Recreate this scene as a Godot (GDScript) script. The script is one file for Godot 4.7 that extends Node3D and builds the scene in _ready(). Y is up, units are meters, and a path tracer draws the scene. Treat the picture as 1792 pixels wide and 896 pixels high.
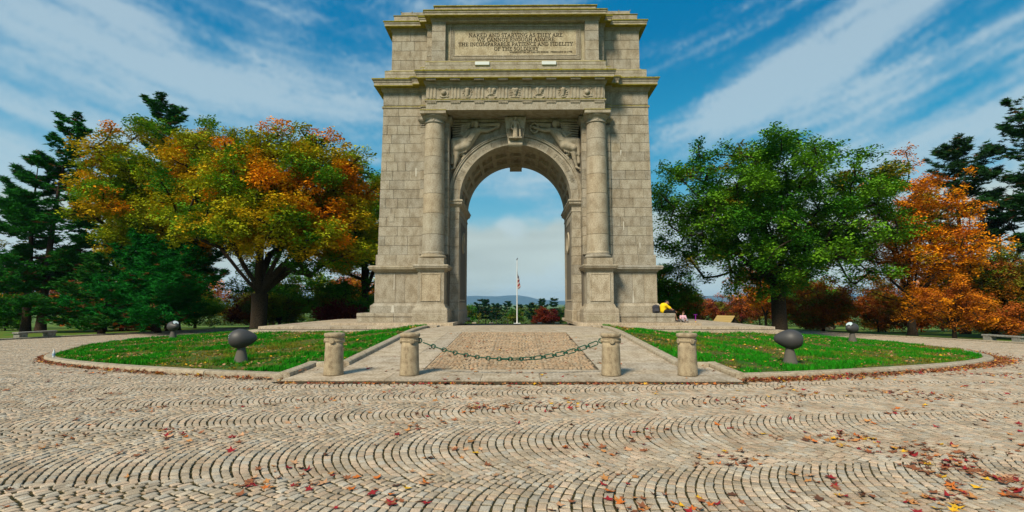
extends Node3D

# ---------------------------------------------------------------- geometry helper
class Geo:
	var v := PackedVector3Array()
	var n := PackedVector3Array()
	var c := PackedColorArray()
	var col := Color(1, 1, 1)
	var xf := Transform3D()

	func tri(a: Vector3, b: Vector3, d: Vector3, na: Vector3, nb: Vector3, nd: Vector3) -> void:
		a = xf * a
		b = xf * b
		d = xf * d
		na = (xf.basis * na).normalized()
		nb = (xf.basis * nb).normalized()
		nd = (xf.basis * nd).normalized()
		if (b - a).cross(d - a).dot(na + nb + nd) > 0.0:
			v.append(a); v.append(d); v.append(b)
			n.append(na); n.append(nd); n.append(nb)
		else:
			v.append(a); v.append(b); v.append(d)
			n.append(na); n.append(nb); n.append(nd)
		c.append(col); c.append(col); c.append(col)

	func quad(a: Vector3, b: Vector3, d: Vector3, e: Vector3, nn: Vector3) -> void:
		tri(a, b, d, nn, nn, nn)
		tri(a, d, e, nn, nn, nn)

	func face(p: Array, outward: Vector3) -> void:
		var nn := Vector3.ZERO
		for i in p.size():
			nn += p[i].cross(p[(i + 1) % p.size()])
		if nn.length_squared() < 1e-14:
			return
		nn = nn.normalized()
		if nn.dot(outward) < 0.0:
			nn = -nn
		for i in range(1, p.size() - 1):
			tri(p[0], p[i], p[i + 1], nn, nn, nn)

	# box between two corners with chamfered edges
	func box(a: Vector3, b: Vector3, bev := 0.0) -> void:
		var lo := Vector3(minf(a.x, b.x), minf(a.y, b.y), minf(a.z, b.z))
		var hi := Vector3(maxf(a.x, b.x), maxf(a.y, b.y), maxf(a.z, b.z))
		var mid := (lo + hi) * 0.5
		var h := (hi - lo) * 0.5
		bev = minf(bev, minf(h.x, minf(h.y, h.z)) * 0.9)
		for k in 3:
			var j := (k + 1) % 3
			var l := (k + 2) % 3
			for s in [-1.0, 1.0]:
				var q := []
				for w in [[-1.0, -1.0], [1.0, -1.0], [1.0, 1.0], [-1.0, 1.0]]:
					var p := Vector3.ZERO
					p[k] = s * h[k]
					p[j] = w[0] * (h[j] - bev)
					p[l] = w[1] * (h[l] - bev)
					q.append(mid + p)
				var o := Vector3.ZERO
				o[k] = s
				face(q, o)
		if bev <= 0.0:
			return
		for k in 3:
			var j := (k + 1) % 3
			var l := (k + 2) % 3
			for sj in [-1.0, 1.0]:
				for sl in [-1.0, 1.0]:
					var q := []
					for e in [[-1.0, 0], [1.0, 0], [1.0, 1], [-1.0, 1]]:
						var p := Vector3.ZERO
						p[k] = e[0] * (h[k] - bev)
						p[j] = sj * (h[j] - (bev if e[1] == 1 else 0.0))
						p[l] = sl * (h[l] - (0.0 if e[1] == 1 else bev))
						q.append(mid + p)
					var o := Vector3.ZERO
					o[j] = sj
					o[l] = sl
					face(q, o)
		for sx in [-1.0, 1.0]:
			for sy in [-1.0, 1.0]:
				for sz in [-1.0, 1.0]:
					var s := Vector3(sx, sy, sz)
					var q := []
					for k in 3:
						var p := s * (h - Vector3.ONE * bev)
						p[k] = s[k] * h[k]
						q.append(mid + p)
					face(q, s)

	func lathe(prof: Array, seg := 24, smooth := false) -> void:
		var nr := []
		for i in prof.size() - 1:
			var d: Vector2 = prof[i + 1] - prof[i]
			nr.append(Vector2(d.y, -d.x).normalized())
		for i in prof.size() - 1:
			var p0: Vector2 = prof[i]
			var p1: Vector2 = prof[i + 1]
			if (p1 - p0).length() < 1e-6:
				continue
			var n0: Vector2 = nr[i]
			var n1: Vector2 = nr[i]
			if smooth:
				if i > 0:
					n0 = (nr[i] + nr[i - 1]).normalized()
				if i < prof.size() - 2:
					n1 = (nr[i] + nr[i + 1]).normalized()
			for k in seg:
				var a0 := TAU * k / seg
				var a1 := TAU * (k + 1) / seg
				var c0 := Vector3(cos(a0), 0, sin(a0))
				var c1 := Vector3(cos(a1), 0, sin(a1))
				var up := Vector3.UP
				var A := c0 * p0.x + up * p0.y
				var B := c1 * p0.x + up * p0.y
				var C := c1 * p1.x + up * p1.y
				var D := c0 * p1.x + up * p1.y
				var m0 := c0 * n0.x + up * n0.y
				var m1 := c1 * n0.x + up * n0.y
				var m2 := c1 * n1.x + up * n1.y
				var m3 := c0 * n1.x + up * n1.y
				if p0.x > 1e-5:
					tri(A, B, C, m0, m1, m2)
				if p1.x > 1e-5:
					tri(A, C, D, m0, m2, m3)

	func tube(p: Array, r: Array, seg := 8, caps := true, closed := false) -> void:
		var k := p.size()
		var rings := []
		var dirs := []
		var t: Vector3 = (p[1] - p[0]).normalized()
		var side := t.cross(Vector3.UP)
		if side.length() < 0.05:
			side = t.cross(Vector3.RIGHT)
		side = side.normalized()
		for i in k:
			var a: Vector3 = p[(i - 1 + k) % k] if (i > 0 or closed) else p[0]
			var b: Vector3 = p[(i + 1) % k] if (i < k - 1 or closed) else p[k - 1]
			t = (b - a).normalized()
			side = (side - t * side.dot(t)).normalized()
			var up := t.cross(side)
			var ring := []
			var dd := []
			for j in seg:
				var an := TAU * j / seg
				var d := side * cos(an) + up * sin(an)
				dd.append(d)
				ring.append(p[i] + d * r[i])
			rings.append(ring)
			dirs.append(dd)
		for i in (k if closed else k - 1):
			var i2 := (i + 1) % k
			for j in seg:
				var j2 := (j + 1) % seg
				tri(rings[i][j], rings[i][j2], rings[i2][j2], dirs[i][j], dirs[i][j2], dirs[i2][j2])
				tri(rings[i][j], rings[i2][j2], rings[i2][j], dirs[i][j], dirs[i2][j2], dirs[i2][j])
		if caps and not closed:
			face(rings[0], p[0] - p[1])
			face(rings[k - 1], p[k - 1] - p[k - 2])

	# sweep a profile of (outward, height) along a plan path of (x, z); side = +1 puts outward to the right of travel
	func mold(path: Array, prof: Array, closed: bool, side := 1.0) -> void:
		var k := path.size()
		if closed:
			var area := 0.0
			for i in k:
				area += path[i].x * path[(i + 1) % k].y - path[(i + 1) % k].x * path[i].y
			side = 1.0 if area > 0.0 else -1.0
		var en := []
		for i in (k if closed else k - 1):
			var d: Vector2 = (path[(i + 1) % k] - path[i]).normalized()
			en.append(Vector2(d.y, -d.x) * side)
		var mit := []
		for i in k:
			var n0: Vector2
			var n1: Vector2
			if closed:
				n0 = en[(i - 1 + k) % k]
				n1 = en[i]
			else:
				n0 = en[maxi(i - 1, 0)]
				n1 = en[mini(i, k - 2)]
			mit.append((n0 + n1) / (1.0 + n0.dot(n1)))
		var rings := []
		for q in prof:
			var ring := []
			for i in k:
				var b: Vector2 = path[i] + mit[i] * q.x
				ring.append(Vector3(b.x, q.y, b.y))
			rings.append(ring)
		for q in prof.size() - 1:
			var dp: Vector2 = prof[q + 1] - prof[q]
			if dp.length() < 1e-6:
				continue
			for i in (k if closed else k - 1):
				var i2 := (i + 1) % k
				var e: Vector2 = en[i]
				var nn := Vector3(e.x * dp.y, -dp.x, e.y * dp.y).normalized()
				quad(rings[q][i], rings[q][i2], rings[q + 1][i2], rings[q + 1][i], nn)
		if closed:
			for w in [0, prof.size() - 1]:
				var poly := PackedVector2Array()
				for p in rings[w]:
					poly.append(Vector2(p.x, p.z))
				var up := Vector3.DOWN if w == 0 else Vector3.UP
				var ids := Geometry2D.triangulate_polygon(poly)
				for i in range(0, ids.size(), 3):
					tri(rings[w][ids[i]], rings[w][ids[i + 1]], rings[w][ids[i + 2]], up, up, up)
		else:
			var poly := PackedVector2Array()
			for q in prof:
				poly.append(q)
			poly.append(Vector2(-0.05, prof[prof.size() - 1].y))
			poly.append(Vector2(-0.05, prof[0].y))
			var ids := Geometry2D.triangulate_polygon(poly)
			for w in [0, k - 1]:
				var t: Vector2 = (path[1] - path[0]).normalized() * -1.0 if w == 0 else (path[k - 1] - path[k - 2]).normalized()
				var pts := []
				for q in poly:
					var b: Vector2 = path[w] + mit[w] * q.x
					pts.append(Vector3(b.x, q.y, b.y))
				for i in range(0, ids.size(), 3):
					var nn := Vector3(t.x, 0, t.y)
					tri(pts[ids[i]], pts[ids[i + 1]], pts[ids[i + 2]], nn, nn, nn)

	# polygon in x, y drawn out from z0 to z1
	func prism(poly: PackedVector2Array, z0: float, z1: float) -> void:
		var ids := Geometry2D.triangulate_polygon(poly)
		for i in range(0, ids.size(), 3):
			for z in [z0, z1]:
				var nn := Vector3(0, 0, 1.0 if z == maxf(z0, z1) else -1.0)
				var a := poly[ids[i]]
				var b := poly[ids[i + 1]]
				var d := poly[ids[i + 2]]
				tri(Vector3(a.x, a.y, z), Vector3(b.x, b.y, z), Vector3(d.x, d.y, z), nn, nn, nn)
		var area := 0.0
		for i in poly.size():
			area += poly[i].cross(poly[(i + 1) % poly.size()])
		for i in poly.size():
			var a := poly[i]
			var b := poly[(i + 1) % poly.size()]
			var d := (b - a).normalized()
			var nn := Vector3(d.y, -d.x, 0) * (1.0 if area > 0.0 else -1.0)
			quad(Vector3(a.x, a.y, z0), Vector3(b.x, b.y, z0), Vector3(b.x, b.y, z1), Vector3(a.x, a.y, z1), nn)

	# a block of a ring about (cx, cy) in the x, y plane
	func polar(cy: float, r0: float, r1: float, a0: float, a1: float, z0: float, z1: float, seg := 2) -> void:
		for i in seg:
			var t0 := lerpf(a0, a1, float(i) / seg)
			var t1 := lerpf(a0, a1, float(i + 1) / seg)
			var d0 := Vector3(cos(t0), sin(t0), 0)
			var d1 := Vector3(cos(t1), sin(t1), 0)
			var o := Vector3(0, cy, 0)
			var f := Vector3(0, 0, z1)
			var b := Vector3(0, 0, z0)
			var nz := Vector3(0, 0, signf(z1 - z0))
			quad(o + d0 * r0 + f, o + d1 * r0 + f, o + d1 * r1 + f, o + d0 * r1 + f, nz)
			quad(o + d0 * r0 + b, o + d1 * r0 + b, o + d1 * r1 + b, o + d0 * r1 + b, -nz)
			for w in [[r0, -1.0], [r1, 1.0]]:
				tri(o + d0 * w[0] + f, o + d1 * w[0] + f, o + d1 * w[0] + b, d0 * w[1], d1 * w[1], d1 * w[1])
				tri(o + d0 * w[0] + f, o + d1 * w[0] + b, o + d0 * w[0] + b, d0 * w[1], d1 * w[1], d0 * w[1])
		for w in [[a0, -1.0], [a1, 1.0]]:
			var d := Vector3(cos(w[0]), sin(w[0]), 0)
			var o := Vector3(0, cy, 0)
			quad(o + d * r0 + Vector3(0, 0, z0), o + d * r1 + Vector3(0, 0, z0), o + d * r1 + Vector3(0, 0, z1), o + d * r0 + Vector3(0, 0, z1), Vector3(-d.y, d.x, 0) * w[1] * signf(a1 - a0))

	# blends tapered capsules [a, b, ra, rb] into one skin (surface nets)
	func skin(bones: Array, cell: float, k: float) -> void:
		var lo := Vector3.ONE * 1e9
		var hi := Vector3.ONE * -1e9
		for b in bones:
			var m := Vector3.ONE * (maxf(b[2], b[3]) + cell * 2.0 + k * 0.5)
			lo = lo.min(b[0] - m).min(b[1] - m)
			hi = hi.max(b[0] + m).max(b[1] + m)
		var nx := int((hi.x - lo.x) / cell) + 2
		var ny := int((hi.y - lo.y) / cell) + 2
		var nz := int((hi.z - lo.z) / cell) + 2
		var f := PackedFloat32Array()
		f.resize(nx * ny * nz)
		f.fill(1e3)
		for b in bones:
			var pa: Vector3 = b[0]
			var ba: Vector3 = b[1] - b[0]
			var ra: float = b[2]
			var rb: float = b[3]
			var l2 := maxf(ba.length_squared(), 1e-9)
			var m := Vector3.ONE * (maxf(ra, rb) + k + cell * 2.0)
			var i0: Vector3 = ((b[0].min(b[1]) - m - lo) / cell).floor()
			var i1: Vector3 = ((b[0].max(b[1]) + m - lo) / cell).ceil()
			for x in range(maxi(0, int(i0.x)), mini(nx, int(i1.x) + 1)):
				for y in range(maxi(0, int(i0.y)), mini(ny, int(i1.y) + 1)):
					var at := (x * ny + y) * nz
					for z in range(maxi(0, int(i0.z)), mini(nz, int(i1.z) + 1)):
						var p := lo + Vector3(x, y, z) * cell - pa
						var h := clampf(p.dot(ba) / l2, 0.0, 1.0)
						var d := (p - ba * h).length() - lerpf(ra, rb, h)
						var e := f[at + z]
						var w := maxf(k - absf(d - e), 0.0) / k
						f[at + z] = minf(d, e) - w * w * k * 0.25
		var ids := {}
		var vs := PackedVector3Array()
		var ns := PackedVector3Array()
		for x in nx - 1:
			for y in ny - 1:
				for z in nz - 1:
					var base := (x * ny + y) * nz + z
					var s := 0
					var val := []
					for q in 8:
						var w := f[base + ((q & 1) * ny + ((q >> 1) & 1)) * nz + (q >> 2)]
						val.append(w)
						if w < 0.0:
							s += 1
					if s == 0 or s == 8:
						continue
					var sum := Vector3.ZERO
					var cnt := 0
					for q in 8:
						for bit in 3:
							var o := q | (1 << bit)
							if o == q or (val[q] < 0.0) == (val[o] < 0.0):
								continue
							var t: float = val[q] / (val[q] - val[o])
							var p := Vector3(q & 1, (q >> 1) & 1, q >> 2)
							p[bit] += t
							sum += p
							cnt += 1
					var gx: float = val[1] + val[3] + val[5] + val[7] - val[0] - val[2] - val[4] - val[6]
					var gy: float = val[2] + val[3] + val[6] + val[7] - val[0] - val[1] - val[4] - val[5]
					var gz: float = val[4] + val[5] + val[6] + val[7] - val[0] - val[1] - val[2] - val[3]
					ids[base] = vs.size()
					vs.append(lo + (Vector3(x, y, z) + sum / cnt) * cell)
					ns.append(Vector3(gx, gy, gz).normalized())
		var st := [ny * nz, nz, 1]
		for base in ids:
			for ax in 3:
				var o: int = base + st[ax]
				var s0 := f[base] < 0.0
				if o >= f.size() or s0 == (f[o] < 0.0):
					continue
				var u: int = st[(ax + 1) % 3]
				var w: int = st[(ax + 2) % 3]
				if not (ids.has(base - u) and ids.has(base - w) and ids.has(base - u - w)):
					continue
				var a: int = ids[base]
				var b: int = ids[base - u]
				var cc: int = ids[base - u - w]
				var d: int = ids[base - w]
				tri(vs[a], vs[b], vs[cc], ns[a], ns[b], ns[cc])
				tri(vs[a], vs[cc], vs[d], ns[a], ns[cc], ns[d])

	func mesh(shift := Vector3.ZERO) -> ArrayMesh:
		var a := []
		a.resize(Mesh.ARRAY_MAX)
		var q := v
		if shift != Vector3.ZERO:
			q = PackedVector3Array()
			q.resize(v.size())
			for i in v.size():
				q[i] = v[i] - shift
		a[Mesh.ARRAY_VERTEX] = q
		a[Mesh.ARRAY_NORMAL] = n
		a[Mesh.ARRAY_COLOR] = c
		var m := ArrayMesh.new()
		m.add_surface_from_arrays(Mesh.PRIMITIVE_TRIANGLES, a)
		return m

# ---------------------------------------------------------------- scene helpers
var rng := RandomNumberGenerator.new()
var M := {}
var taken := {}
var org := Vector3.ZERO          # world origin of the thing being built
const CZ := -32.65               # middle of the arch and of its round lawn
const LAWN := 22.0               # radius of the lawn kerb
const ROAD := 30.2               # outer radius of the ring road

func numbered(called: String) -> String:
	var k: int = taken.get(called, 0)
	taken[called] = k + 1
	return called if k == 0 else "%s_%03d" % [called, k]

func tag(o: Node, label := "", category := "", group := "", kind := "") -> Node:
	if label: o.set_meta("label", label)
	if category: o.set_meta("category", category)
	if group: o.set_meta("group", group)
	if kind: o.set_meta("kind", kind)
	return o

func thing(called: String, label: String, category: String, at: Vector3, turn := 0.0, group := "") -> Node3D:
	var o := Node3D.new()
	o.name = numbered(called)
	add_child(o)
	o.position = at
	o.rotation.y = turn
	tag(o, label, category, group)
	org = at
	return o

func put(parent: Node, called: String, g, mat: Material, kind := "") -> MeshInstance3D:
	var o := MeshInstance3D.new()
	o.mesh = g.mesh(org) if g is Geo else g
	o.material_override = mat
	if parent == self:
		o.name = numbered(called)
		add_child(o)
	else:
		o.name = called
		parent.add_child(o, true)
	if kind: o.set_meta("kind", kind)
	return o

func crowd(parent: Node, called: String, mesh: Mesh, mat: Material, where: Array, tint: PackedColorArray) -> MultiMeshInstance3D:
	var mm := MultiMesh.new()
	mm.transform_format = MultiMesh.TRANSFORM_3D
	mm.use_colors = true
	mm.mesh = mesh
	mm.instance_count = where.size()
	for i in where.size():
		mm.set_instance_transform(i, where[i])
		mm.set_instance_color(i, tint[i])
	var o := MultiMeshInstance3D.new()
	o.multimesh = mm
	o.material_override = mat
	o.name = numbered(called) if parent == self else called
	parent.add_child(o, parent != self)
	o.set_meta("kind", "stuff")
	return o

func copy(o: Node3D, at: Vector3, turn: float, label: String) -> Node3D:
	var d: Node3D = o.duplicate()
	var called := String(o.name)
	if called.right(3).is_valid_int():
		called = called.left(called.length() - 4)
	d.name = numbered(called)
	add_child(d)
	d.position = at
	d.rotation.y = turn
	d.set_meta("label", label)
	return d

func ss(a: float, b: float, x: float) -> float:
	return smoothstep(a, b, x)

func rnd(a: float, b: float) -> float:
	return rng.randf_range(a, b)

func tone(lo: float, hi: float, warm := 0.05) -> Color:
	var t := rnd(lo, hi)
	var w := rnd(-warm, warm)
	return Color(t * (1.0 + w), t, t * (1.0 - w * 1.5))

# ground height: falls away gently from the front of the lawn
func ground(x: float, d: float) -> float:
	var h := -0.42 * ss(10.5, 22, d) - 0.35 * ss(22, 45, d) - 1.5 * ss(45, 100, d) - 3.4 * ss(95, 160, d) - 14.0 * ss(160, 520, d)
	h -= 0.22 * ss(6, 26, x) * ss(15, 30, d)
	h -= 0.45 * ss(28, 46, absf(x))
	return h

# height of the paved axis through the arch
func axis(d: float) -> float:
	var k := [[10.7, 0.06], [12.2, 0.1], [20.6, 0.5], [23.0, 0.52], [28.0, 0.42], [36.0, 0.12], [45.0, -0.2], [56.0, -0.75]]
	for i in k.size() - 1:
		if d < k[i + 1][0]:
			var t := clampf((d - k[i][0]) / (k[i + 1][0] - k[i][0]), 0, 1)
			return lerpf(k[i][1], k[i + 1][1], t)
	return -0.75

func lawn(x: float, d: float) -> float:
	var r := Vector2(x, d + CZ).length()
	var h := ground(x, d) + 0.11 + 0.52 * ss(22.5, 13.0, r)
	var near := ss(8.0, 4.0, absf(x)) * ss(11.5, 14.0, d)
	if near > 0.0:
		h = lerpf(h, axis(d) + 0.06, near)
	return h

func noise_tex(size: int, freq: float, oct: int, sd: int, cols: Array, offs: Array, kind := FastNoiseLite.TYPE_SIMPLEX_SMOOTH, normal := false, bump := 4.0) -> NoiseTexture2D:
	var t := NoiseTexture2D.new()
	var f := FastNoiseLite.new()
	f.noise_type = kind
	f.seed = sd
	f.frequency = freq
	f.fractal_octaves = oct
	t.noise = f
	t.width = size
	t.height = size
	t.seamless = true
	if normal:
		t.as_normal_map = true
		t.bump_strength = bump
	else:
		var g := Gradient.new()
		g.colors = PackedColorArray(cols)
		g.offsets = PackedFloat32Array(offs)
		t.color_ramp = g
	return t

func mat(col: Color, rough := 0.9) -> StandardMaterial3D:
	var m := StandardMaterial3D.new()
	m.albedo_color = col
	m.roughness = rough
	m.metallic_specular = 0.35
	return m

func lin(r: float, g: float, b: float) -> Color:
	return Color(r, g, b).linear_to_srgb()

func materials() -> void:
	var grain := noise_tex(512, 0.035, 5, 3, [Color(0.80, 0.78, 0.75), Color(0.93, 0.925, 0.91), Color(1, 0.995, 0.98)], [0.22, 0.5, 0.8])
	var stain := noise_tex(512, 0.012, 6, 8, [Color(0.78, 0.76, 0.73), Color(0.93, 0.92, 0.905), Color(1, 1, 0.99)], [0.18, 0.42, 0.72])
	var calm := noise_tex(512, 0.010, 5, 9, [Color(0.86, 0.84, 0.81), Color(0.95, 0.945, 0.935), Color(1, 1, 1)], [0.2, 0.5, 0.8])
	var rough := noise_tex(512, 0.09, 4, 5, [], [], FastNoiseLite.TYPE_SIMPLEX_SMOOTH, true, 5.0)
	var stone := func(col: Color, scale: float, ns: float) -> StandardMaterial3D:
		var m := mat(col, 0.93)
		m.vertex_color_use_as_albedo = true
		m.albedo_texture = grain
		m.uv1_triplanar = true
		m.uv1_world_triplanar = true
		m.uv1_scale = Vector3.ONE * scale
		m.detail_enabled = true
		m.detail_blend_mode = BaseMaterial3D.BLEND_MODE_MUL
		m.detail_albedo = stain
		m.detail_uv_layer = BaseMaterial3D.DETAIL_UV_2
		m.uv2_triplanar = true
		m.uv2_world_triplanar = true
		m.uv2_scale = Vector3(0.42, 0.24, 0.42) * (scale / 0.8)
		m.normal_enabled = true
		m.normal_texture = rough
		m.normal_scale = ns
		return m
	M.stone = stone.call(lin(0.49, 0.445, 0.365), 0.8, 0.7)
	M.carved = stone.call(lin(0.49, 0.44, 0.35), 1.1, 0.5)
	M.column = stone.call(lin(0.55, 0.48, 0.375), 0.7, 0.4)
	M.moss = stone.call(lin(0.40, 0.35, 0.05), 1.2, 0.8)
	M.joint = mat(lin(0.13, 0.115, 0.09), 1.0)
	M.slab = stone.call(lin(0.58, 0.49, 0.38), 0.7, 0.4)
	M.kerb = stone.call(lin(0.52, 0.45, 0.35), 1.6, 0.5)
	M.bollard = stone.call(lin(0.50, 0.41, 0.285), 2.6, 1.2)
	M.sett = stone.call(lin(0.63, 0.55, 0.45), 4.0, 0.7)
	M.sett.uv2_scale = Vector3.ONE * 0.3
	for k in ["sett", "slab", "column", "stone", "carved"]:
		M[k].detail_albedo = calm
	M.letter = mat(lin(0.03, 0.024, 0.015), 1.0)
	M.faint = mat(lin(0.22, 0.19, 0.14), 1.0)
	M.white_panel = mat(lin(0.60, 0.64, 0.63), 0.5)
	M.bed = mat(lin(0.07, 0.055, 0.035), 1.0)
	M.dirt = mat(lin(0.072, 0.058, 0.022), 1.0)
	M.dirt.albedo_texture = noise_tex(256, 0.03, 4, 21, [Color(0.45, 0.5, 0.3), Color(1, 0.95, 0.85)], [0.3, 0.7])
	M.dirt.uv1_triplanar = true
	M.dirt.uv1_world_triplanar = true
	var turf := mat(lin(0.078, 0.088, 0.02), 1.0)
	turf.albedo_texture = noise_tex(512, 0.012, 5, 31, [Color(0.55, 1.0, 0.45), Color(0.9, 1.0, 0.7), Color(1.35, 0.95, 0.8)], [0.3, 0.5, 0.7])
	turf.uv1_triplanar = true
	turf.uv1_world_triplanar = true
	turf.uv1_scale = Vector3.ONE * 0.15
	M.turf = turf
	M.field = turf.duplicate()
	M.field.albedo_color = lin(0.12, 0.15, 0.025)
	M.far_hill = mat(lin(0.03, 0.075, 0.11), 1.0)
	M.blade = mat(Color.WHITE, 0.75)
	M.blade.vertex_color_use_as_albedo = true
	M.blade.metallic_specular = 0.08
	M.blade.backlight_enabled = true
	M.blade.backlight = Color(0.35, 0.35, 0.35)
	M.leaf = M.blade.duplicate()
	M.leaf.roughness = 0.6
	M.leaf.backlight = Color(0.55, 0.55, 0.55)
	M.needle = M.blade.duplicate()
	M.needle.backlight = Color(0.15, 0.15, 0.15)
	M.fallen = mat(Color.WHITE, 0.7)
	M.fallen.vertex_color_use_as_albedo = true
	var bark := mat(lin(0.075, 0.056, 0.036), 1.0)
	bark.albedo_texture = noise_tex(256, 0.05, 4, 41, [Color(0.45, 0.42, 0.4), Color(1, 1, 1)], [0.3, 0.7])
	bark.uv1_triplanar = true
	bark.uv1_scale = Vector3(2.5, 0.5, 2.5)
	bark.normal_enabled = true
	bark.normal_texture = rough
	bark.normal_scale = 1.5
	M.bark = bark
	M.pine_bark = bark.duplicate()
	M.pine_bark.albedo_color = lin(0.11, 0.068, 0.042)
	M.iron = mat(lin(0.045, 0.043, 0.042), 0.55)
	M.iron.metallic_specular = 0.5
	M.lamp_stem = mat(lin(0.10, 0.09, 0.075), 0.8)
	M.lens = mat(lin(0.5, 0.6, 0.62), 0.12)
	M.chain = mat(lin(0.02, 0.13, 0.075), 0.6)
	M.chain.albedo_texture = noise_tex(256, 0.06, 3, 51, [Color(0.35, 0.4, 0.4), Color(1, 1, 1)], [0.35, 0.6])
	M.chain.uv1_triplanar = true
	M.chain.uv1_scale = Vector3.ONE * 4
	M.grey_stone = stone.call(lin(0.33, 0.335, 0.31), 2.0, 0.5)

# ---------------------------------------------------------------- camera, sky, light
func setup() -> void:
	var cam := Camera3D.new()
	cam.name = "camera"
	add_child(cam)
	cam.position = Vector3(0.166, 1.65, 0)
	cam.rotation = Vector3(deg_to_rad(5.2), deg_to_rad(0.7), 0)
	cam.fov = 52.93
	cam.near = 0.1
	cam.far = 9000.0
	cam.current = true
	var e := Environment.new()
	e.background_mode = Environment.BG_SKY
	var sm := PanoramaSkyMaterial.new()
	sm.panorama = ImageTexture.create_from_image(sky_image())
	var sk := Sky.new()
	sk.sky_material = sm
	e.sky = sk
	e.background_energy_multiplier = 1.0
	e.tonemap_mode = Environment.TONE_MAPPER_LINEAR
	e.tonemap_exposure = EXPOSE
	e.fog_enabled = true
	e.fog_density = 0.00009
	e.fog_light_color = Color(0.62, 0.78, 0.9)
	e.sdfgi_enabled = true
	e.ssao_enabled = true
	e.ssil_enabled = true
	var we := WorldEnvironment.new()
	we.name = "environment"
	we.environment = e
	add_child(we)
	var sun := DirectionalLight3D.new()
	sun.name = "sun"
	sun.light_energy = 0.5
	sun.light_angular_distance = 14.0
	sun.light_color = Color(1.0, 0.95, 0.85)
	sun.shadow_enabled = true
	add_child(sun)
	sun.look_at_from_position(Vector3.ZERO, Vector3(0.5, -0.95, -0.85))

const EXPOSE := 3.35

func sky_image() -> Image:
	var w := 1536
	var h := 768
	var im := Image.create(w, h, false, Image.FORMAT_RGBF)
	var wisp := FastNoiseLite.new()
	wisp.noise_type = FastNoiseLite.TYPE_SIMPLEX_SMOOTH
	wisp.seed = 11
	wisp.frequency = 1.0
	wisp.fractal_octaves = 6
	wisp.fractal_gain = 0.55
	wisp.domain_warp_enabled = true
	wisp.domain_warp_amplitude = 0.5
	wisp.domain_warp_frequency = 0.7
	var big := FastNoiseLite.new()
	big.noise_type = FastNoiseLite.TYPE_SIMPLEX_SMOOTH
	big.seed = 5
	big.frequency = 1.0
	big.fractal_octaves = 3
	var bank := FastNoiseLite.new()
	bank.noise_type = FastNoiseLite.TYPE_SIMPLEX_SMOOTH
	bank.seed = 23
	bank.frequency = 1.0
	bank.fractal_octaves = 5
	var deep := Color(0.0, 0.185, 0.42)
	var mid := Color(0.03, 0.34, 0.58)
	var low := Color(0.22, 0.54, 0.68)
	var haze := Color(0.47, 0.60, 0.62)
	for y in h:
		var el := 90.0 - 180.0 * (y + 0.5) / h
		for x in w:
			var col := haze
			if el > -0.5:
				# the first column looks down -z, towards the arch
				var az := 360.0 * (x + 0.5) / w
				if az > 180.0:
					az -= 360.0
				col = deep.lerp(mid, ss(30, 13, el)).lerp(low, ss(17, 5, el))
				# cirrus combed into long curved streaks
				var ra := deg_to_rad(az)
				var cv := el - 26.0 * (1.0 - cos(ra)) - 5.0 * sin(ra)
				var px := cos(ra)
				var py := sin(ra)
				var a := wisp.get_noise_3d(px * 1.5, py * 1.5, cv * 0.060)
				var a2 := wisp.get_noise_3d(px * 1.3 + 9.0, py * 1.3, cv * 0.19)
				var b := big.get_noise_3d(px * 1.6, py * 1.6, cv * 0.042 + 4.0)
				var c := clampf(0.50 + a * 0.75 + a2 * (0.50 + 0.45 * ss(-5, 25, az)) + b * 0.60 + wisp.get_noise_3d(px * 3.1, py * 3.1 + 5.0, cv * 0.42) * 0.34, 0, 1)
				c = ss(0.16, 1.04, c)
				c *= 0.74
				var tint := Color(0.34, 0.53, 0.66).lerp(Color(0.56, 0.68, 0.73), c)
				col = col.lerp(tint, c)
				# bright bank low over the skyline
				var top := 9.6 + 1.6 * bank.get_noise_3d(az * 0.05, 0.0, 1.0) + 1.0 * bank.get_noise_3d(az * 0.16, el * 0.25, 2.0)
				var k := ss(top + 0.6, top - 1.4, el)
				var shade := 0.95 + 0.22 * bank.get_noise_3d(az * 0.04, el * 0.35, 5.0)
				col = col.lerp(Color(0.55, 0.655, 0.635) * shade, k * 0.95)
				var puff := bank.get_noise_3d(az * 0.07, el * 0.13, 9.0) + 0.15
				var pk := ss(0.1, 0.45, puff) * ss(15.0, 10.0, el)
				col = col.lerp(Color(0.52, 0.66, 0.70), pk * 0.8)
			im.set_pixel(x, y, Color(col.r / EXPOSE, col.g / EXPOSE, col.b / EXPOSE))
	return im

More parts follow.
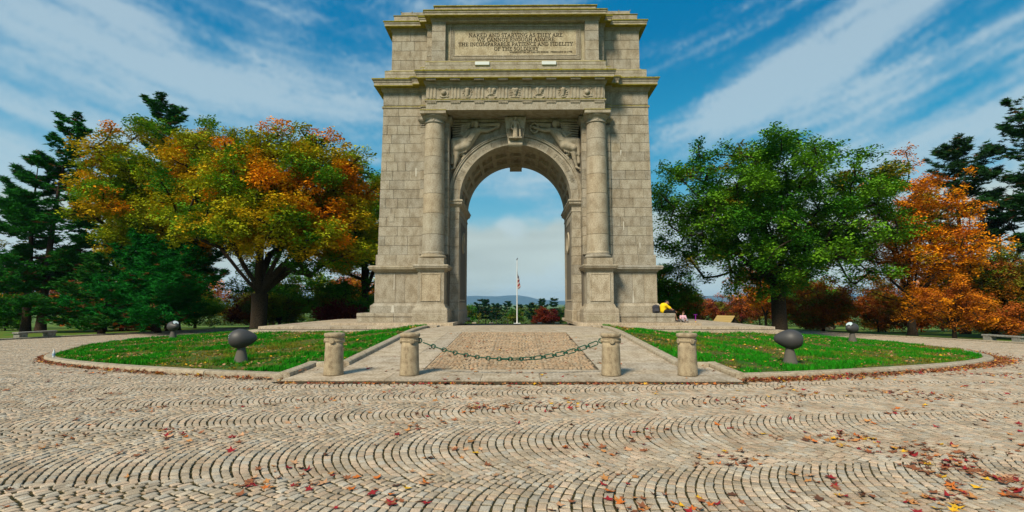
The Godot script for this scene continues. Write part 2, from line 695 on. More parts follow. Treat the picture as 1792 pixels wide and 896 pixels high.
# ---------------------------------------------------------------- the ground
func build_ground() -> void:
	org = Vector3.ZERO
	var g := Geo.new()
	# one sheet to the horizon: fine near the lawn, coarse far out
	var xs := []
	var ds := []
	for i in range(-23, 24):
		xs.append(signf(i) * (absf(i) * 3.0 if absf(i) <= 14 else 42.0 * pow(1.75, absf(i) - 14.0)))
	var d := -14.0
	while d < 200.0:
		ds.append(d)
		d += 3.0 if d < 70 else 10.0
	for k in [230.0, 300.0, 400.0, 560.0, 900.0, 1500.0, 2600.0, 4200.0, 7600.0]:
		ds.append(k)
	for k in [-200.0, -1000.0]:
		ds.push_front(k)
	var hh := func(x: float, dd: float) -> float:
		return ground(x, dd) - 0.05 - (0.25 if Vector2(x, dd + CZ).length() < ROAD - 3.6 and dd > -12 else 0.0)
	for i in xs.size() - 1:
		for j in ds.size() - 1:
			var p := []
			for q in [[i, j], [i + 1, j], [i + 1, j + 1], [i, j + 1]]:
				p.append(Vector3(xs[q[0]], hh.call(xs[q[0]], ds[q[1]]), -ds[q[1]]))
			g.face(p, Vector3.UP)
	put(self, "ground", g, M.field, "structure")
	# road bed: dark joints under the setts
	var rg := Geo.new()
	var seg := 120
	for k in seg:
		for q in 6:
			var p := []
			for c in [[k, q], [k + 1, q], [k + 1, q + 1], [k, q + 1]]:
				var a: float = TAU * c[0] / seg
				var r: float = lerpf(LAWN - 0.15, ROAD, c[1] / 6.0)
				var x := r * sin(a)
				var dd := -CZ - r * cos(a)
				p.append(Vector3(x, ground(x, dd) - 0.015, -dd))
			rg.face(p, Vector3.UP)
	# the approach that the photographer stands on
	for i in 12:
		for j in 8:
			var p := []
			for c in [[i, j], [i + 1, j], [i + 1, j + 1], [i, j + 1]]:
				var x: float = lerpf(-10.0, 10.0, c[0] / 12.0)
				var edge: float = -CZ - sqrt(29.5 * 29.5 - x * x)
				var dd: float = lerpf(-12.0, edge, c[1] / 8.0)
				p.append(Vector3(x, ground(x, dd) - 0.018, -dd))
			rg.face(p, Vector3.UP)
	var road := put(self, "road", rg, M.dirt, "structure")
	tag(road, "cobbled ring road of pale setts laid in curved courses", "")
	setts(road)

func sett_mesh(sd: int, dome: float) -> ArrayMesh:
	rng.seed = sd
	var g := Geo.new()
	var cor := [Vector2(-0.5, -0.5), Vector2(0.5, -0.5), Vector2(0.5, 0.5), Vector2(-0.5, 0.5)]
	var lo := []
	var mid := []
	var up := []
	for p in cor:
		var j := Vector2(rnd(-0.05, 0.05), rnd(-0.05, 0.05))
		var q: Vector2 = p * 0.97 + j
		lo.append(Vector3(q.x, -0.06, q.y))
		mid.append(Vector3(q.x, -0.007 + rnd(-0.003, 0.002), q.y))
		q = p * 0.87 + j
		up.append(Vector3(q.x, rnd(-0.004, 0.0), q.y))
	var top := Vector3(rnd(-0.1, 0.1), dome, rnd(-0.1, 0.1))
	for i in 4:
		var k := (i + 1) % 4
		var o: Vector3 = (lo[i] + lo[k]) * Vector3(1, 0, 1)
		g.face([lo[i], lo[k], mid[k], mid[i]], o)
		g.face([mid[i], mid[k], up[k], up[i]], o.normalized() * 0.05 + Vector3.UP)
		g.face([up[i], up[k], top], Vector3.UP)
	return g.mesh()

func sett_colour() -> Color:
	var t := rnd(0.76, 1.08)
	var k := rng.randf()
	if k < 0.42:
		return Color(t, t * 0.97, t * 0.93)
	if k < 0.70:
		return Color(t * 1.06, t * 0.95, t * 0.88)
	if k < 0.88:
		return Color(t * 0.94, t * 0.98, t * 1.02)
	return Color(t * 0.84, t * 0.82, t * 0.80)

func on_road(x: float, d: float) -> bool:
	var r := Vector2(x, d + CZ).length()
	if d > 10.72 and absf(x) < 4.95 and d < 14.0:
		return false
	return r > LAWN + 0.04 and r < ROAD - 0.05

func setts(road: Node) -> void:
	var kinds := []
	for i in 6:
		kinds.append(sett_mesh(100 + i, 0.002))
	rng.seed = 77
	var edges := [1.4, 3.2, 5.2, 7.45, 8.95, 10.4]
	while edges[edges.size() - 1] < 47.0:
		edges.append(edges[edges.size() - 1] + rnd(1.35, 1.75))
	var tilt := 0.10
	var where := [[], [], [], [], [], []]
	var tint := [PackedColorArray(), PackedColorArray(), PackedColorArray(), PackedColorArray(), PackedColorArray(), PackedColorArray()]
	var near := []
	for l in edges.size() - 1:
		var w: float = edges[l + 1] - edges[l]
		var vc: float = (edges[l + 1] + edges[l]) * 0.5
		var sag := 0.19 * w
		var reach := minf(vc * 1.12 + 3.0, 34.0)
		var s := -reach - 1.0
		while s < reach + 1.0:
			var c := rnd(0.082, 0.100)
			var t := -w * 0.5 + rnd(-0.05, 0.03)
			while t < w * 0.5:
				var len := rnd(0.095, 0.15)
				var slope := 8.0 * sag * t / (w * w)
				var cs := 1.0 / sqrt(1.0 + slope * slope)
				var t2 := t + len * cs
				var tm := (t + t2) * 0.5
				slope = 8.0 * sag * tm / (w * w)
				cs = 1.0 / sqrt(1.0 + slope * slope)
				var x := s + sag * 4.0 * tm * tm / (w * w)
				var d := vc + tm + tilt * clampf(x, -6.0, 8.0)
				t = t2
				if d < 2.3 or absf(x - 0.17) > d * 1.06 + 0.7 or not on_road(x, d):
					continue
				var y := ground(x, d) + rnd(-0.004, 0.003)
				var b := Basis(Vector3.UP, -atan(slope) + rnd(-0.06, 0.06))
				# course width runs across x, stone length along the course
				b = b * Basis.from_scale(Vector3(c * cs - 0.0115 + rnd(-0.004, 0.003), 1.0, len - 0.020))
				var tilted := Basis.from_euler(Vector3(rnd(-0.018, 0.018), 0, rnd(-0.018, 0.018)))
				var tr := Transform3D(tilted * b, Vector3(x, y, -d))
				if d < 4.6 and absf(x - 0.17) < d * 1.03:
					near.append([d, tr])
				else:
					var k := rng.randi() % 6
					where[k].append(tr)
					tint[k].append(sett_colour())
			s += c
	near.sort_custom(func(a, b): return a[0] < b[0])
	for i in near.size():
		var k := rng.randi() % 6
		var col := sett_colour()
		if i < 300:
			var key := "sett_%d" % (rng.randi() % 8)
			if not M.has(key):
				M[key] = M.sett.duplicate()
				M[key].albedo_color = (M.sett.albedo_color.srgb_to_linear() * col).linear_to_srgb()
			var o := put(road, "cobblestone", kinds[k], M[key])
			o.transform = near[i][1]
		else:
			where[k].append(near[i][1])
			tint[k].append(col)
	for k in 6:
		crowd(road, "cobblestones", kinds[k], M.sett, where[k], tint[k])

# a strip of kerb with a rounded top edge, following points (x, d); y from a height function
func kerb_piece(pts: Array, half: float, high: float, deep: float, hf: Callable) -> Geo:
	var g := Geo.new()
	g.col = tone(0.85, 1.06, 0.03)
	var prof := [Vector2(-half, -deep), Vector2(-half, high - 0.03), Vector2(-half + 0.03, high), Vector2(half - 0.05, high), Vector2(half - 0.012, high - 0.02), Vector2(half, high - 0.06), Vector2(half, -deep)]
	var rings := []
	for i in pts.size():
		var a: Vector2 = pts[maxi(i - 1, 0)]
		var b: Vector2 = pts[mini(i + 1, pts.size() - 1)]
		var t := (b - a).normalized()
		var n := Vector2(t.y, -t.x)
		var ring := []
		for q in prof:
			var p: Vector2 = pts[i] + n * q.x
			ring.append(Vector3(p.x, hf.call(pts[i].x, pts[i].y) + q.y, -p.y))
		rings.append(ring)
	for i in rings.size() - 1:
		var mid: Vector3 = (rings[i][0] + rings[i][6]) * 0.5 + Vector3.UP * (high - 0.1)
		for q in 6:
			g.face([rings[i][q], rings[i][q + 1], rings[i + 1][q + 1], rings[i + 1][q]], (rings[i][q] + rings[i][q + 1]) * 0.5 - mid)
	g.face(rings[0], rings[0][0] - rings[1][0])
	g.face(rings[rings.size() - 1], rings[rings.size() - 1][0] - rings[0][0])
	return g

func build_lawn() -> void:
	org = Vector3.ZERO
	var g := Geo.new()
	var seg := 96
	for k in seg:
		for q in 16:
			var p := []
			for c in [[k, q], [k + 1, q], [k + 1, q + 1], [k, q + 1]]:
				var a: float = TAU * c[0] / seg
				var r: float = LAWN - 0.2 - 14.0 * (c[1] / 16.0)
				var x := r * sin(a)
				var dd := -CZ - r * cos(a)
				p.append(Vector3(x, lawn(x, dd), -dd))
			# the walk cuts through the front of the lawn
			var skip := false
			for v in p:
				if (absf(v.x) < 4.12 and -v.z < 27.0) or (absf(v.x) < 4.95 and -v.z < 12.75):
					skip = true
			if skip:
				continue
			g.face(p, Vector3.UP)
	# straight edges along the walk
	for s in [-1.0, 1.0]:
		for i in 12:
			var p := []
			for c in [[0, i], [1, i], [1, i + 1], [0, i + 1]]:
				var x: float = s * [4.12, 5.6][c[0]]
				var dd: float = lerpf(12.75, 25.0, c[1] / 12.0)
				p.append(Vector3(x, lawn(x, dd) - 0.004, -dd))
			g.face(p, Vector3.UP)
		for i in 3:
			var p := []
			for c in [[0, i], [1, i], [1, i + 1], [0, i + 1]]:
				var x: float = s * [4.93, 6.4][c[0]]
				var dd: float = lerpf(-CZ - sqrt(21.85 * 21.85 - x * x), 12.78, c[1] / 3.0)
				p.append(Vector3(x, lawn(x, dd) - 0.008, -dd))
			g.face(p, Vector3.UP)
	put(self, "lawn", g, M.turf, "structure")
	# ring kerb
	var kerb := Node3D.new()
	kerb.name = "kerb"
	add_child(kerb)
	tag(kerb, "", "", "", "structure")
	rng.seed = 5
	var a := asin(4.86 / LAWN)
	var full := TAU - 2.0 * a
	var n := 58
	for k in n:
		var pts := []
		for q in 5:
			var t := a + full * (k + lerpf(0.004, 0.996, q / 4.0)) / n
			pts.append(Vector2((LAWN - 0.15) * sin(t), -CZ - (LAWN - 0.15) * cos(t)))
		put(kerb, "kerb_stone", kerb_piece(pts, 0.15, 0.13, 0.15, func(x, d): return ground(x, d)), M.kerb)
	# kerbs beside the walk with a jog at the front
	for s in [-1.0, 1.0]:
		var lines := [[Vector2(4.1, 12.75), Vector2(4.1, 14.9)], [Vector2(4.1, 14.92), Vector2(4.1, 18.0)], [Vector2(4.1, 18.02), Vector2(4.1, 20.9)], [Vector2(4.1, 20.92), Vector2(4.1, 23.6)],
			[Vector2(4.86, 11.16), Vector2(4.86, 12.76)], [Vector2(4.72, 12.66), Vector2(4.22, 12.66)]]
		for l in lines:
			var pts := []
			for q in 4:
				var p: Vector2 = l[0].lerp(l[1], q / 3.0)
				pts.append(Vector2(p.x * s, p.y))
			if s > 0:
				pts.reverse()
			put(kerb, "kerb_stone", kerb_piece(pts, 0.12, 0.10, 0.12, func(x, d): return maxf(axis(d), ground(x, d) + 0.02)), M.kerb)
	# outer kerb of the road
	n = 84
	for k in n:
		var pts := []
		for q in 4:
			var t := 0.36 + (TAU - 0.72) * (k + lerpf(0.004, 0.996, q / 3.0)) / n
			pts.append(Vector2((ROAD + 0.1) * sin(t), -CZ - (ROAD + 0.1) * cos(t)))
		pts.reverse()
		put(kerb, "kerb_stone", kerb_piece(pts, 0.11, 0.10, 0.2, func(x, d): return ground(x, d)), M.kerb)

func build_grass() -> void:
	org = Vector3.ZERO
	# a tuft: a few bent blades
	rng.seed = 9
	var tufts := []
	for k in 2:
		var g := Geo.new()
		for b in 6:
			var a := rnd(0, TAU)
			var o := Vector3(rnd(-0.4, 0.4), 0, rnd(-0.4, 0.4))
			var d := Vector3(cos(a), 0, sin(a))
			var s := Vector3(-d.z, 0, d.x) * 0.10
			var h := rnd(0.6, 1.0)
			var p1 := o + d * 0.12 + Vector3.UP * h * 0.55
			var p2 := o + d * rnd(0.25, 0.5) + Vector3.UP * h
			g.face([o - s, o + s, p1 + s * 0.7, p1 - s * 0.7], d * -1.0 + Vector3.UP * 0.3)
			g.face([p1 - s * 0.7, p1 + s * 0.7, p2], d * -1.0 + Vector3.UP)
		tufts.append(g.mesh())
	var patch := FastNoiseLite.new()
	patch.seed = 4
	patch.frequency = 0.5
	patch.fractal_octaves = 4
	var where := [[], []]
	var tint := [PackedColorArray(), PackedColorArray()]
	for i in 170000:
		var d := 10.9 + pow(rng.randf(), 1.5) * 26.0
		var x := rnd(-21.5, 21.5)
		var r := Vector2(x, d + CZ).length()
		if r > LAWN - 0.32 or absf(x) < 4.26 or (absf(x) < 5.0 and d < 12.8):
			continue
		if absf(x) < 13.5 and d > 25.7:
			continue
		var n := patch.get_noise_2d(x, d)
		var n2 := patch.get_noise_2d(x * 0.3 + 40.0, d * 0.3)
		if n < rnd(-0.12, 0.10) and rng.randf() < 0.82:
			continue
		var lush := ss(-0.15, 0.3, n)
		var h := rnd(0.03, 0.06) + 0.12 * lush * rng.randf()
		var dry := clampf(0.34 - n * 2.2 + n2 * 1.3 + rnd(-0.15, 0.15), 0, 1)
		var c := Color(0.020, 0.20, 0.008).lerp(Color(0.20, 0.16, 0.022), dry)
		var t := rnd(0.75, 1.3)
		where[i % 2].append(Transform3D(Basis(Vector3.UP, rnd(0, TAU)) * Basis.from_scale(Vector3(0.075, h, 0.075)), Vector3(x, lawn(x, d) - 0.004, -d)))
		tint[i % 2].append(Color(c.r * t, c.g * t, c.b * t))
	var all := Node3D.new()
	all.name = "grass"
	add_child(all)
	tag(all, "bright green grass on the round lawn either side of the walk", "grass", "", "stuff")
	for k in 2:
		crowd(all, "blades", tufts[k], M.blade, where[k], tint[k])

func build_walk() -> void:
	org = Vector3.ZERO
	rng.seed = 12
	var bed := Geo.new()
	for i in 24:
		var d0 := lerpf(10.74, 56.0, i / 24.0)
		var d1 := lerpf(10.74, 56.0, (i + 1) / 24.0)
		var hw := 4.75 if d0 < 12.6 else (4.05 if d0 < 24 else 3.9)
		for q in [[0.0, 0.0]]:
			bed.face([Vector3(-hw, axis(d0) - 0.02, -d0), Vector3(hw, axis(d0) - 0.02, -d0), Vector3(hw, axis(d1) - 0.02, -d1), Vector3(-hw, axis(d1) - 0.02, -d1)], Vector3.UP)
	bed.face([Vector3(-4.75, -0.1, -10.74), Vector3(4.75, -0.1, -10.74), Vector3(4.75, axis(10.74) - 0.02, -10.74), Vector3(-4.75, axis(10.74) - 0.02, -10.74)], Vector3(0, 0, 1))
	var walk := put(self, "path", bed, M.bed, "structure")
	var slab := func(x0: float, x1: float, d0: float, d1: float) -> void:
		var g := Geo.new()
		g.col = tone(0.88, 1.08, 0.035)
		var j := 0.005
		var a0 := axis(d0)
		var a1 := axis(d1)
		var top := [Vector3(x0 + j, a0, -d0 - j), Vector3(x1 - j, a0, -d0 - j), Vector3(x1 - j, a1, -d1 + j), Vector3(x0 + j, a1, -d1 + j)]
		g.face(top, Vector3.UP)
		for i in 4:
			var k := (i + 1) % 4
			var dn := Vector3(0, -0.1, 0)
			g.face([top[i], top[k], top[k] + dn, top[i] + dn], (top[i] + top[k]) * 0.5 - (top[0] + top[2]) * 0.5)
		put(walk, "paving_slab", g, M.slab)
	# front row of long slabs, then a second thin row
	var fr := [-4.74, -2.6, -0.62, 0.62, 2.35, 4.74]
	for i in 5:
		slab.call(fr[i], fr[i + 1], 10.74, 11.62)
	fr = [-4.74, -3.9, -1.9, 0.0, 2.0, 3.9, 4.74]
	for i in 6:
		slab.call(fr[i], fr[i + 1], 11.62, 12.2)
	for s in [-1.0, 1.0]:
		slab.call(minf(s * 4.0, s * 4.74), maxf(s * 4.0, s * 4.74), 12.2, 12.58)
		# a narrow border and wide slabs beside the setts
		var rows := [12.2, 13.2, 14.25, 15.3, 16.4, 17.5, 18.6, 19.6, 20.55]
		for i in 8:
			slab.call(minf(s * 2.62, s * 3.99), maxf(s * 2.62, s * 3.99), rows[i], rows[i + 1])
		for r in [[12.2, 15.1], [15.1, 18.0], [18.0, 20.55]]:
			slab.call(minf(s * 2.05, s * 2.62), maxf(s * 2.05, s * 2.62), r[0], r[1])
	# flat floor up to and through the arch
	var d := 20.55
	while d < 46.0:
		var dn := d + rnd(1.3, 1.7)
		var hw := 4.0 if d < 23.4 else 3.85
		if d > 27.0:
			hw = 3.3
		if d > 37.0:
			hw = 4.0
		var cut := [-hw, -hw * 0.42 + rnd(-0.3, 0.3), hw * 0.38 + rnd(-0.3, 0.3), hw]
		for i in 3:
			slab.call(cut[i], cut[i + 1], d, dn)
		d = dn
	# panel of tumbled setts
	var kinds := []
	for i in 4:
		kinds.append(sett_mesh(300 + i, 0.012))
	rng.seed = 3
	var where := [[], [], [], []]
	var tint := [PackedColorArray(), PackedColorArray(), PackedColorArray(), PackedColorArray()]
	for lane in 3:
		var w := 1.36
		var cx := -1.36 + lane * 1.36
		var s := 11.6
		while s < 21.0:
			var c := rnd(0.09, 0.115)
			var t := -w * 0.5
			while t < w * 0.5:
				var len := rnd(0.085, 0.13)
				var sag := 0.3
				var slope := 8.0 * sag * t / (w * w)
				var dd := s + sag * 4.0 * t * t / (w * w)
				var x := cx + t + len * 0.5
				if dd > 12.27 and dd < 20.48 and absf(x) < 2.0:
					var k := rng.randi() % 4
					var b := Basis.from_euler(Vector3(rnd(-0.12, 0.12), atan(slope) * -1.0 + rnd(-0.2, 0.2), rnd(-0.12, 0.12))) * Basis.from_scale(Vector3(len - 0.021, 1.6, c - 0.021))
					where[k].append(Transform3D(b, Vector3(x, axis(dd) + rnd(-0.008, 0.010), -dd)))
					var q := sett_colour()
					tint[k].append(Color(q.r * 0.80, q.g * 0.715, q.b * 0.62))
				t += len
			s += c
	for k in 4:
		crowd(walk, "cobblestones", kinds[k], M.sett, where[k], tint[k])

func build_far() -> void:
	org = Vector3.ZERO
	var g := Geo.new()
	var f := FastNoiseLite.new()
	f.seed = 2
	f.frequency = 0.004
	var prev := []
	for i in 161:
		var x := -4800.0 + i * 60.0
		var d := 2500.0
		var far := 2.4
		var h := 36.0 + 10.0 * f.get_noise_1d(x) + 11.0 * exp(-pow((x + 60.0) / 95.0, 2.0)) - 22.0 * ss(20.0, 110.0, x) * ss(900, 250, x) + 20.0 * ss(500, 2500, absf(x))
		var row := [Vector3(x, -30, -d) * far, Vector3(x, h * 0.7, -d - 130.0) * far, Vector3(x, h, -d - 420.0) * far, Vector3(x, -30, -d - 600.0) * far]
		if prev:
			for q in 3:
				g.face([prev[q], row[q], row[q + 1], prev[q + 1]], Vector3(0, 1, 0.3))
		prev = row
	put(self, "hills", g, M.far_hill, "structure")

# ---------------------------------------------------------------- the arch
func bx(g: Geo, x0: float, x1: float, y0: float, y1: float, d0: float, d1: float, bev := 0.0) -> void:
	g.box(Vector3(x0, y0, -d1), Vector3(x1, y1, -d0), bev)

# one squared block as a piece of its own
func block(parent: Node, x0: float, x1: float, y0: float, y1: float, d0: float, d1: float, m: Material, called := "stone_block", lo := 0.84, hi := 1.08, j := 0.007) -> void:
	var g := Geo.new()
	g.col = tone(lo, hi, 0.03)
	bx(g, minf(x0, x1) + j, maxf(x0, x1) - j, y0 + j, y1 - j, d0, d1, 0.009)
	put(parent, called, g, m)

func mirror(d: float) -> float:
	return -2.0 * CZ - d

func outline(wing: float, ress: float, dw: float, di: float, dc: float) -> Array:
	var q := []
	var a := [Vector2(-wing, dw), Vector2(-ress - 0.42, dw), Vector2(-ress - 0.42, di), Vector2(-ress, di), Vector2(-ress, dc), Vector2(ress, dc), Vector2(ress, di), Vector2(ress + 0.42, di), Vector2(ress + 0.42, dw), Vector2(wing, dw)]
	for p in a:
		q.append(Vector2(p.x, -p.y))
	a.reverse()
	for p in a:
		q.append(Vector2(p.x, -mirror(p.y)))
	return q

func build_arch() -> void:
	rng.seed = 41
	# ---- stepped stone base round the arch
	var base := thing("stepped_base", "low pale stone steps spread out under the arch", "steps", Vector3(0, 0.1, CZ))
	for s in [-1.0, 1.0]:
		var mid := Geo.new()
		bx(mid, s * 4.0, s * 13.1, -0.4, 0.30, 26.05, mirror(26.05))
		put(base, "core", mid, M.joint)
	for s in [-1.0, 1.0]:
		for lay in [[3.86, 13.4, 0.10, 0.30, 25.85, 0.75, 2.3], [3.86, 13.12, 0.302, 0.455, 26.3, 1.5, 1.95], [3.32, 9.9, 0.40, 0.585, 27.62, 1.4, 2.15]]:
			var n := int(round((lay[1] - lay[0]) / lay[6]))
			for q in 2:
				var d0: float = lay[4]
				var d1: float = d0 + lay[5]
				if q == 1:
					var t := mirror(d0)
					d0 = mirror(d1)
					d1 = t
				for i in n:
					block(base, s * lerpf(lay[0], lay[1], float(i) / n), s * lerpf(lay[0], lay[1], float(i + 1) / n), lay[2], lay[3], d0, d1, M.slab, "step_stone", 0.86, 1.05)
			# end and floor slabs
			var da: float = lay[4] + lay[5]
			for i in 4:
				block(base, s * (lay[1] - 1.2), s * lay[1], lay[2], lay[3], lerpf(da, mirror(da), i / 4.0), lerpf(da, mirror(da), (i + 1) / 4.0), M.slab, "step_stone", 0.86, 1.05)
				block(base, s * (lay[0] + 0.01), s * (lay[1] - 1.21), lay[2], lay[3] - 0.004, lerpf(da, mirror(da), i / 4.0), lerpf(da, mirror(da), (i + 1) / 4.0), M.slab, "step_stone", 0.86, 1.05)
		# block that ends the steps beside the walk
		block(base, s * 3.75, s * 4.9, 0.28, 0.56, 24.9, 25.8, M.slab, "step_stone")
	# ---- the arch itself
	var arch := thing("memorial_arch", "tall weathered granite triumphal arch with an inscribed attic and round columns beside its opening", "monument", Vector3(0, 0.46, CZ))
	wings(arch)
	for s in [-1.0, 1.0]:
		for back in [false, true]:
			column(arch, s, back)
	opening(arch)
	entablature(arch)
	attic(arch)
	crusts(arch)

func wings(arch: Node) -> void:
	for s in [-1.0, 1.0]:
		var core := Geo.new()
		bx(core, s * 3.90, s * 7.84, 0.4, 14.4, 29.69, mirror(29.69))
		bx(core, s * 3.37, s * 3.895, 0.4, 12.6, 30.24, mirror(30.24))
		var wing := put(arch, "wing", core, M.joint)
		# plinth in two layers
		for q in 3:
			var x0: float = lerpf(5.72, 8.82, q / 3.0)
			var x1: float = lerpf(5.72, 8.82, (q + 1) / 3.0)
			for w in [[28.6, 29.9], [mirror(29.9), mirror(28.6)]]:
				block(wing, s * x0, s * x1, 0.58, 0.86, w[0] + 0.03, w[1] - 0.03, M.stone, "plinth_block")
				block(wing, s * x0, s * x1, 0.875, 1.085, w[0], w[1], M.stone, "plinth_block")
		for q in 4:
			var da := lerpf(29.9, mirror(29.9), q / 4.0)
			var db := lerpf(29.9, mirror(29.9), (q + 1) / 4.0)
			block(wing, s * 7.2, s * 8.79, 0.58, 0.86, da, db, M.stone, "plinth_block")
			block(wing, s * 7.2, s * 8.82, 0.875, 1.085, da, db, M.stone, "plinth_block")
		# moulded pedestal of the wing
		var path := [Vector2(s * 5.5, -29.65), Vector2(s * 7.98, -29.65), Vector2(s * 7.98, CZ * 2 + 29.65), Vector2(s * 5.5, CZ * 2 + 29.65)]
		var side: float = -s
		var g := Geo.new()
		g.col = tone(0.9, 1.0)
		g.mold(path, [Vector2(0.05, 1.085), Vector2(0.31, 1.085), Vector2(0.31, 1.47), Vector2(0.28, 1.51), Vector2(0.20, 1.56), Vector2(0.15, 1.63), Vector2(0.05, 1.64)], false, side)
		put(wing, "base_moulding", g, M.stone)
		g = Geo.new()
		g.col = tone(0.92, 1.0)
		g.mold(path, [Vector2(0.1, 3.37), Vector2(0.16, 3.39), Vector2(0.19, 3.45), Vector2(0.25, 3.50), Vector2(0.36, 3.54), Vector2(0.40, 3.57), Vector2(0.40, 3.63), Vector2(0.43, 3.65), Vector2(0.43, 3.73), Vector2(0.38, 3.77), Vector2(0.08, 3.80)], false, side)
		put(wing, "cap_moulding", g, M.stone)
		var dx := [5.5, 6.35, 6.9, 8.1] if s < 0 else [5.5, 6.7, 7.35, 8.1]
		for i in 3:
			for w in [[29.52, 30.0], [mirror(30.0), mirror(29.52)]]:
				block(wing, s * dx[i], s * dx[i + 1], 1.64, 3.37, w[0], w[1], M.stone, "stone_block", 0.86, 1.03, 0.004)
		for i in 3:
			block(wing, s * 7.5, s * 8.1, 1.64, 3.37, lerpf(30.0, mirror(30.0), i / 3.0), lerpf(30.0, mirror(30.0), (i + 1) / 3.0), M.stone)
		# tall base course
		var bxs := [5.5, 6.9, 8.09] if s < 0 else [5.5, 7.1, 8.09]
		for i in 2:
			for w in [[29.56, 30.0], [mirror(30.0), mirror(29.56)]]:
				block(wing, s * bxs[i], s * bxs[i + 1], 3.80, 4.42, w[0], w[1], M.stone, "stone_block", 0.9, 1.03)
		for i in 3:
			block(wing, s * 7.5, s * 8.09, 3.80, 4.42, lerpf(30.0, mirror(30.0), i / 3.0), lerpf(30.0, mirror(30.0), (i + 1) / 3.0), M.stone)
		# fifteen courses of the shaft
		for k in 15:
			var y0 := 4.42 + 0.5507 * k
			var y1 := y0 + 0.5507
			var xo := 8.0 - 0.12 * k / 14.0
			var cut := [5.58]
			var pick := (k * 7 + (3 if s > 0 else 0)) % 4
			match pick:
				0: cut += [6.15 + rnd(-0.1, 0.2), 7.25 + rnd(-0.15, 0.15)]
				1: cut += [6.55 + rnd(-0.15, 0.15), 7.5 + rnd(-0.1, 0.1)]
				2: cut += [7.05 + rnd(-0.2, 0.2)]
				3: cut += [6.35 + rnd(-0.15, 0.15), 6.95 + rnd(-0.1, 0.1), 7.6]
			cut.append(xo)
			for i in cut.size() - 1:
				block(wing, s * cut[i], s * cut[i + 1], y0, y1, 29.65 - rnd(0, 0.012), 30.05, M.stone, "stone_block", 0.82, 1.07)
			block(wing, s * 5.2, s * 5.575, y0, y1, 29.5, 30.05, M.stone, "stone_block", 0.82, 0.98)
			for i in 3:
				var da := lerpf(30.055, mirror(30.055), (i + (0.15 if k % 2 else -0.15) * (1 if i > 0 else 0)) / 3.0)
				var db := lerpf(30.055, mirror(30.055), (i + 1 + (0.15 if k % 2 else -0.15) * (1 if i < 2 else 0)) / 3.0)
				block(wing, s * (xo - 0.4), s * xo, y0, y1, da, db, M.stone, "stone_block", 0.82, 1.07)
			block(wing, s * 5.2, s * 6.6, y0, y1, mirror(30.05), mirror(29.65), M.stone, "stone_block", 0.82, 1.07)
			block(wing, s * 6.6, s * xo, y0, y1, mirror(30.05), mirror(29.65), M.stone, "stone_block", 0.82, 1.07)
			# pilaster behind the column and the pier of the opening
			if y0 < 11.9:
				for w in [[29.52, 30.25], [mirror(30.25), mirror(29.52)]]:
					block(wing, s * 3.89, s * 5.19, y0, y1, w[0], w[1], M.stone, "stone_block", 0.78, 0.98)
		# architrave course and frieze stones of the wing
		for w in [[5.6, 6.95], [6.95, 7.88]]:
			block(wing, s * w[0], s * w[1], 12.70, 13.19, 29.64, 30.0, M.stone, "stone_block", 0.88, 1.0)
			block(wing, s * w[0], s * (w[1] + 0.0), 13.36, 14.12, 29.64, 30.0, M.stone, "stone_block", 0.82, 0.98)
		# pilaster cap
		g = Geo.new()
		g.col = tone(0.85, 0.95)
		var pp := [Vector2(s * 3.89, -30.2), Vector2(s * 3.89, -29.5), Vector2(s * 5.58, -29.5), Vector2(s * 5.58, -29.66)]
		g.mold(pp, [Vector2(0.0, 11.98), Vector2(0.03, 11.99), Vector2(0.03, 12.04), Vector2(0.0, 12.05), Vector2(0.0, 12.20), Vector2(0.05, 12.26), Vector2(0.12, 12.33), Vector2(0.12, 12.37), Vector2(0.16, 12.39), Vector2(0.16, 12.56), Vector2(0.0, 12.6)], false, -s)
		put(wing, "pilaster_capital", g, M.stone)
		# pier stones that face the opening
		for k in 12:
			var y0 := 0.59 + 0.545 * k
			var y1 := y0 + 0.545
			for w in [[30.2, 30.85], [mirror(30.85), mirror(30.2)]]:
				block(wing, s * 3.34, s * 3.885, y0, y1, w[0], w[1], M.stone, "stone_block", 0.80, 1.02)
			if y0 > 6.4 or y0 < 1.3:
				block(wing, s * 3.34, s * 3.7, y0, y1, 30.855, mirror(30.855), M.stone, "stone_block", 0.8, 0.98)
		g = Geo.new()
		g.col = tone(0.9, 0.95)
		bx(g, s * 3.30, s * 3.6, 0.5, 1.2, 30.16, mirror(30.16), 0.03)
		put(wing, "pier_base", g, M.stone)
		# tall tablet between the piers: frame, medallion and rows of cut names
		g = Geo.new()
		bx(g, s * 3.40, s * 3.5, 1.6, 6.9, 30.86, mirror(30.86))
		put(wing, "wall_panel", g, M.carved)
		g = Geo.new()
		for w in [31.05, 34.15]:
			bx(g, s * 3.36, s * 3.42, 1.75, 6.75, w, w + 0.1, 0.015)
		bx(g, s * 3.36, s * 3.42, 1.75, 1.85, 31.15, 34.15, 0.015)
		bx(g, s * 3.36, s * 3.42, 6.65, 6.75, 31.15, 34.15, 0.015)
		put(wing, "panel_frame", g, M.carved)
		g = Geo.new()
		g.xf = Transform3D(Basis(Vector3(0, 0, 1), s * PI / 2), Vector3(s * 3.41, 5.45, CZ))
		g.lathe([Vector2(0.0, 0.05), Vector2(0.5, 0.05), Vector2(0.55, 0.12), Vector2(0.66, 0.12), Vector2(0.7, 0.0)], 28)
		put(wing, "medallion", g, M.carved)
		g = Geo.new()
		for r in 13:
			for c in 2:
				var w := rnd(0.7, 1.1)
				var dm := 32.0 + c * 1.3
				bx(g, s * 3.395, s * 3.41, 4.3 - r * 0.19, 4.38 - r * 0.19, dm - w * 0.5, dm + w * 0.5)
		put(wing, "cut_names", g, M.faint, "stuff")

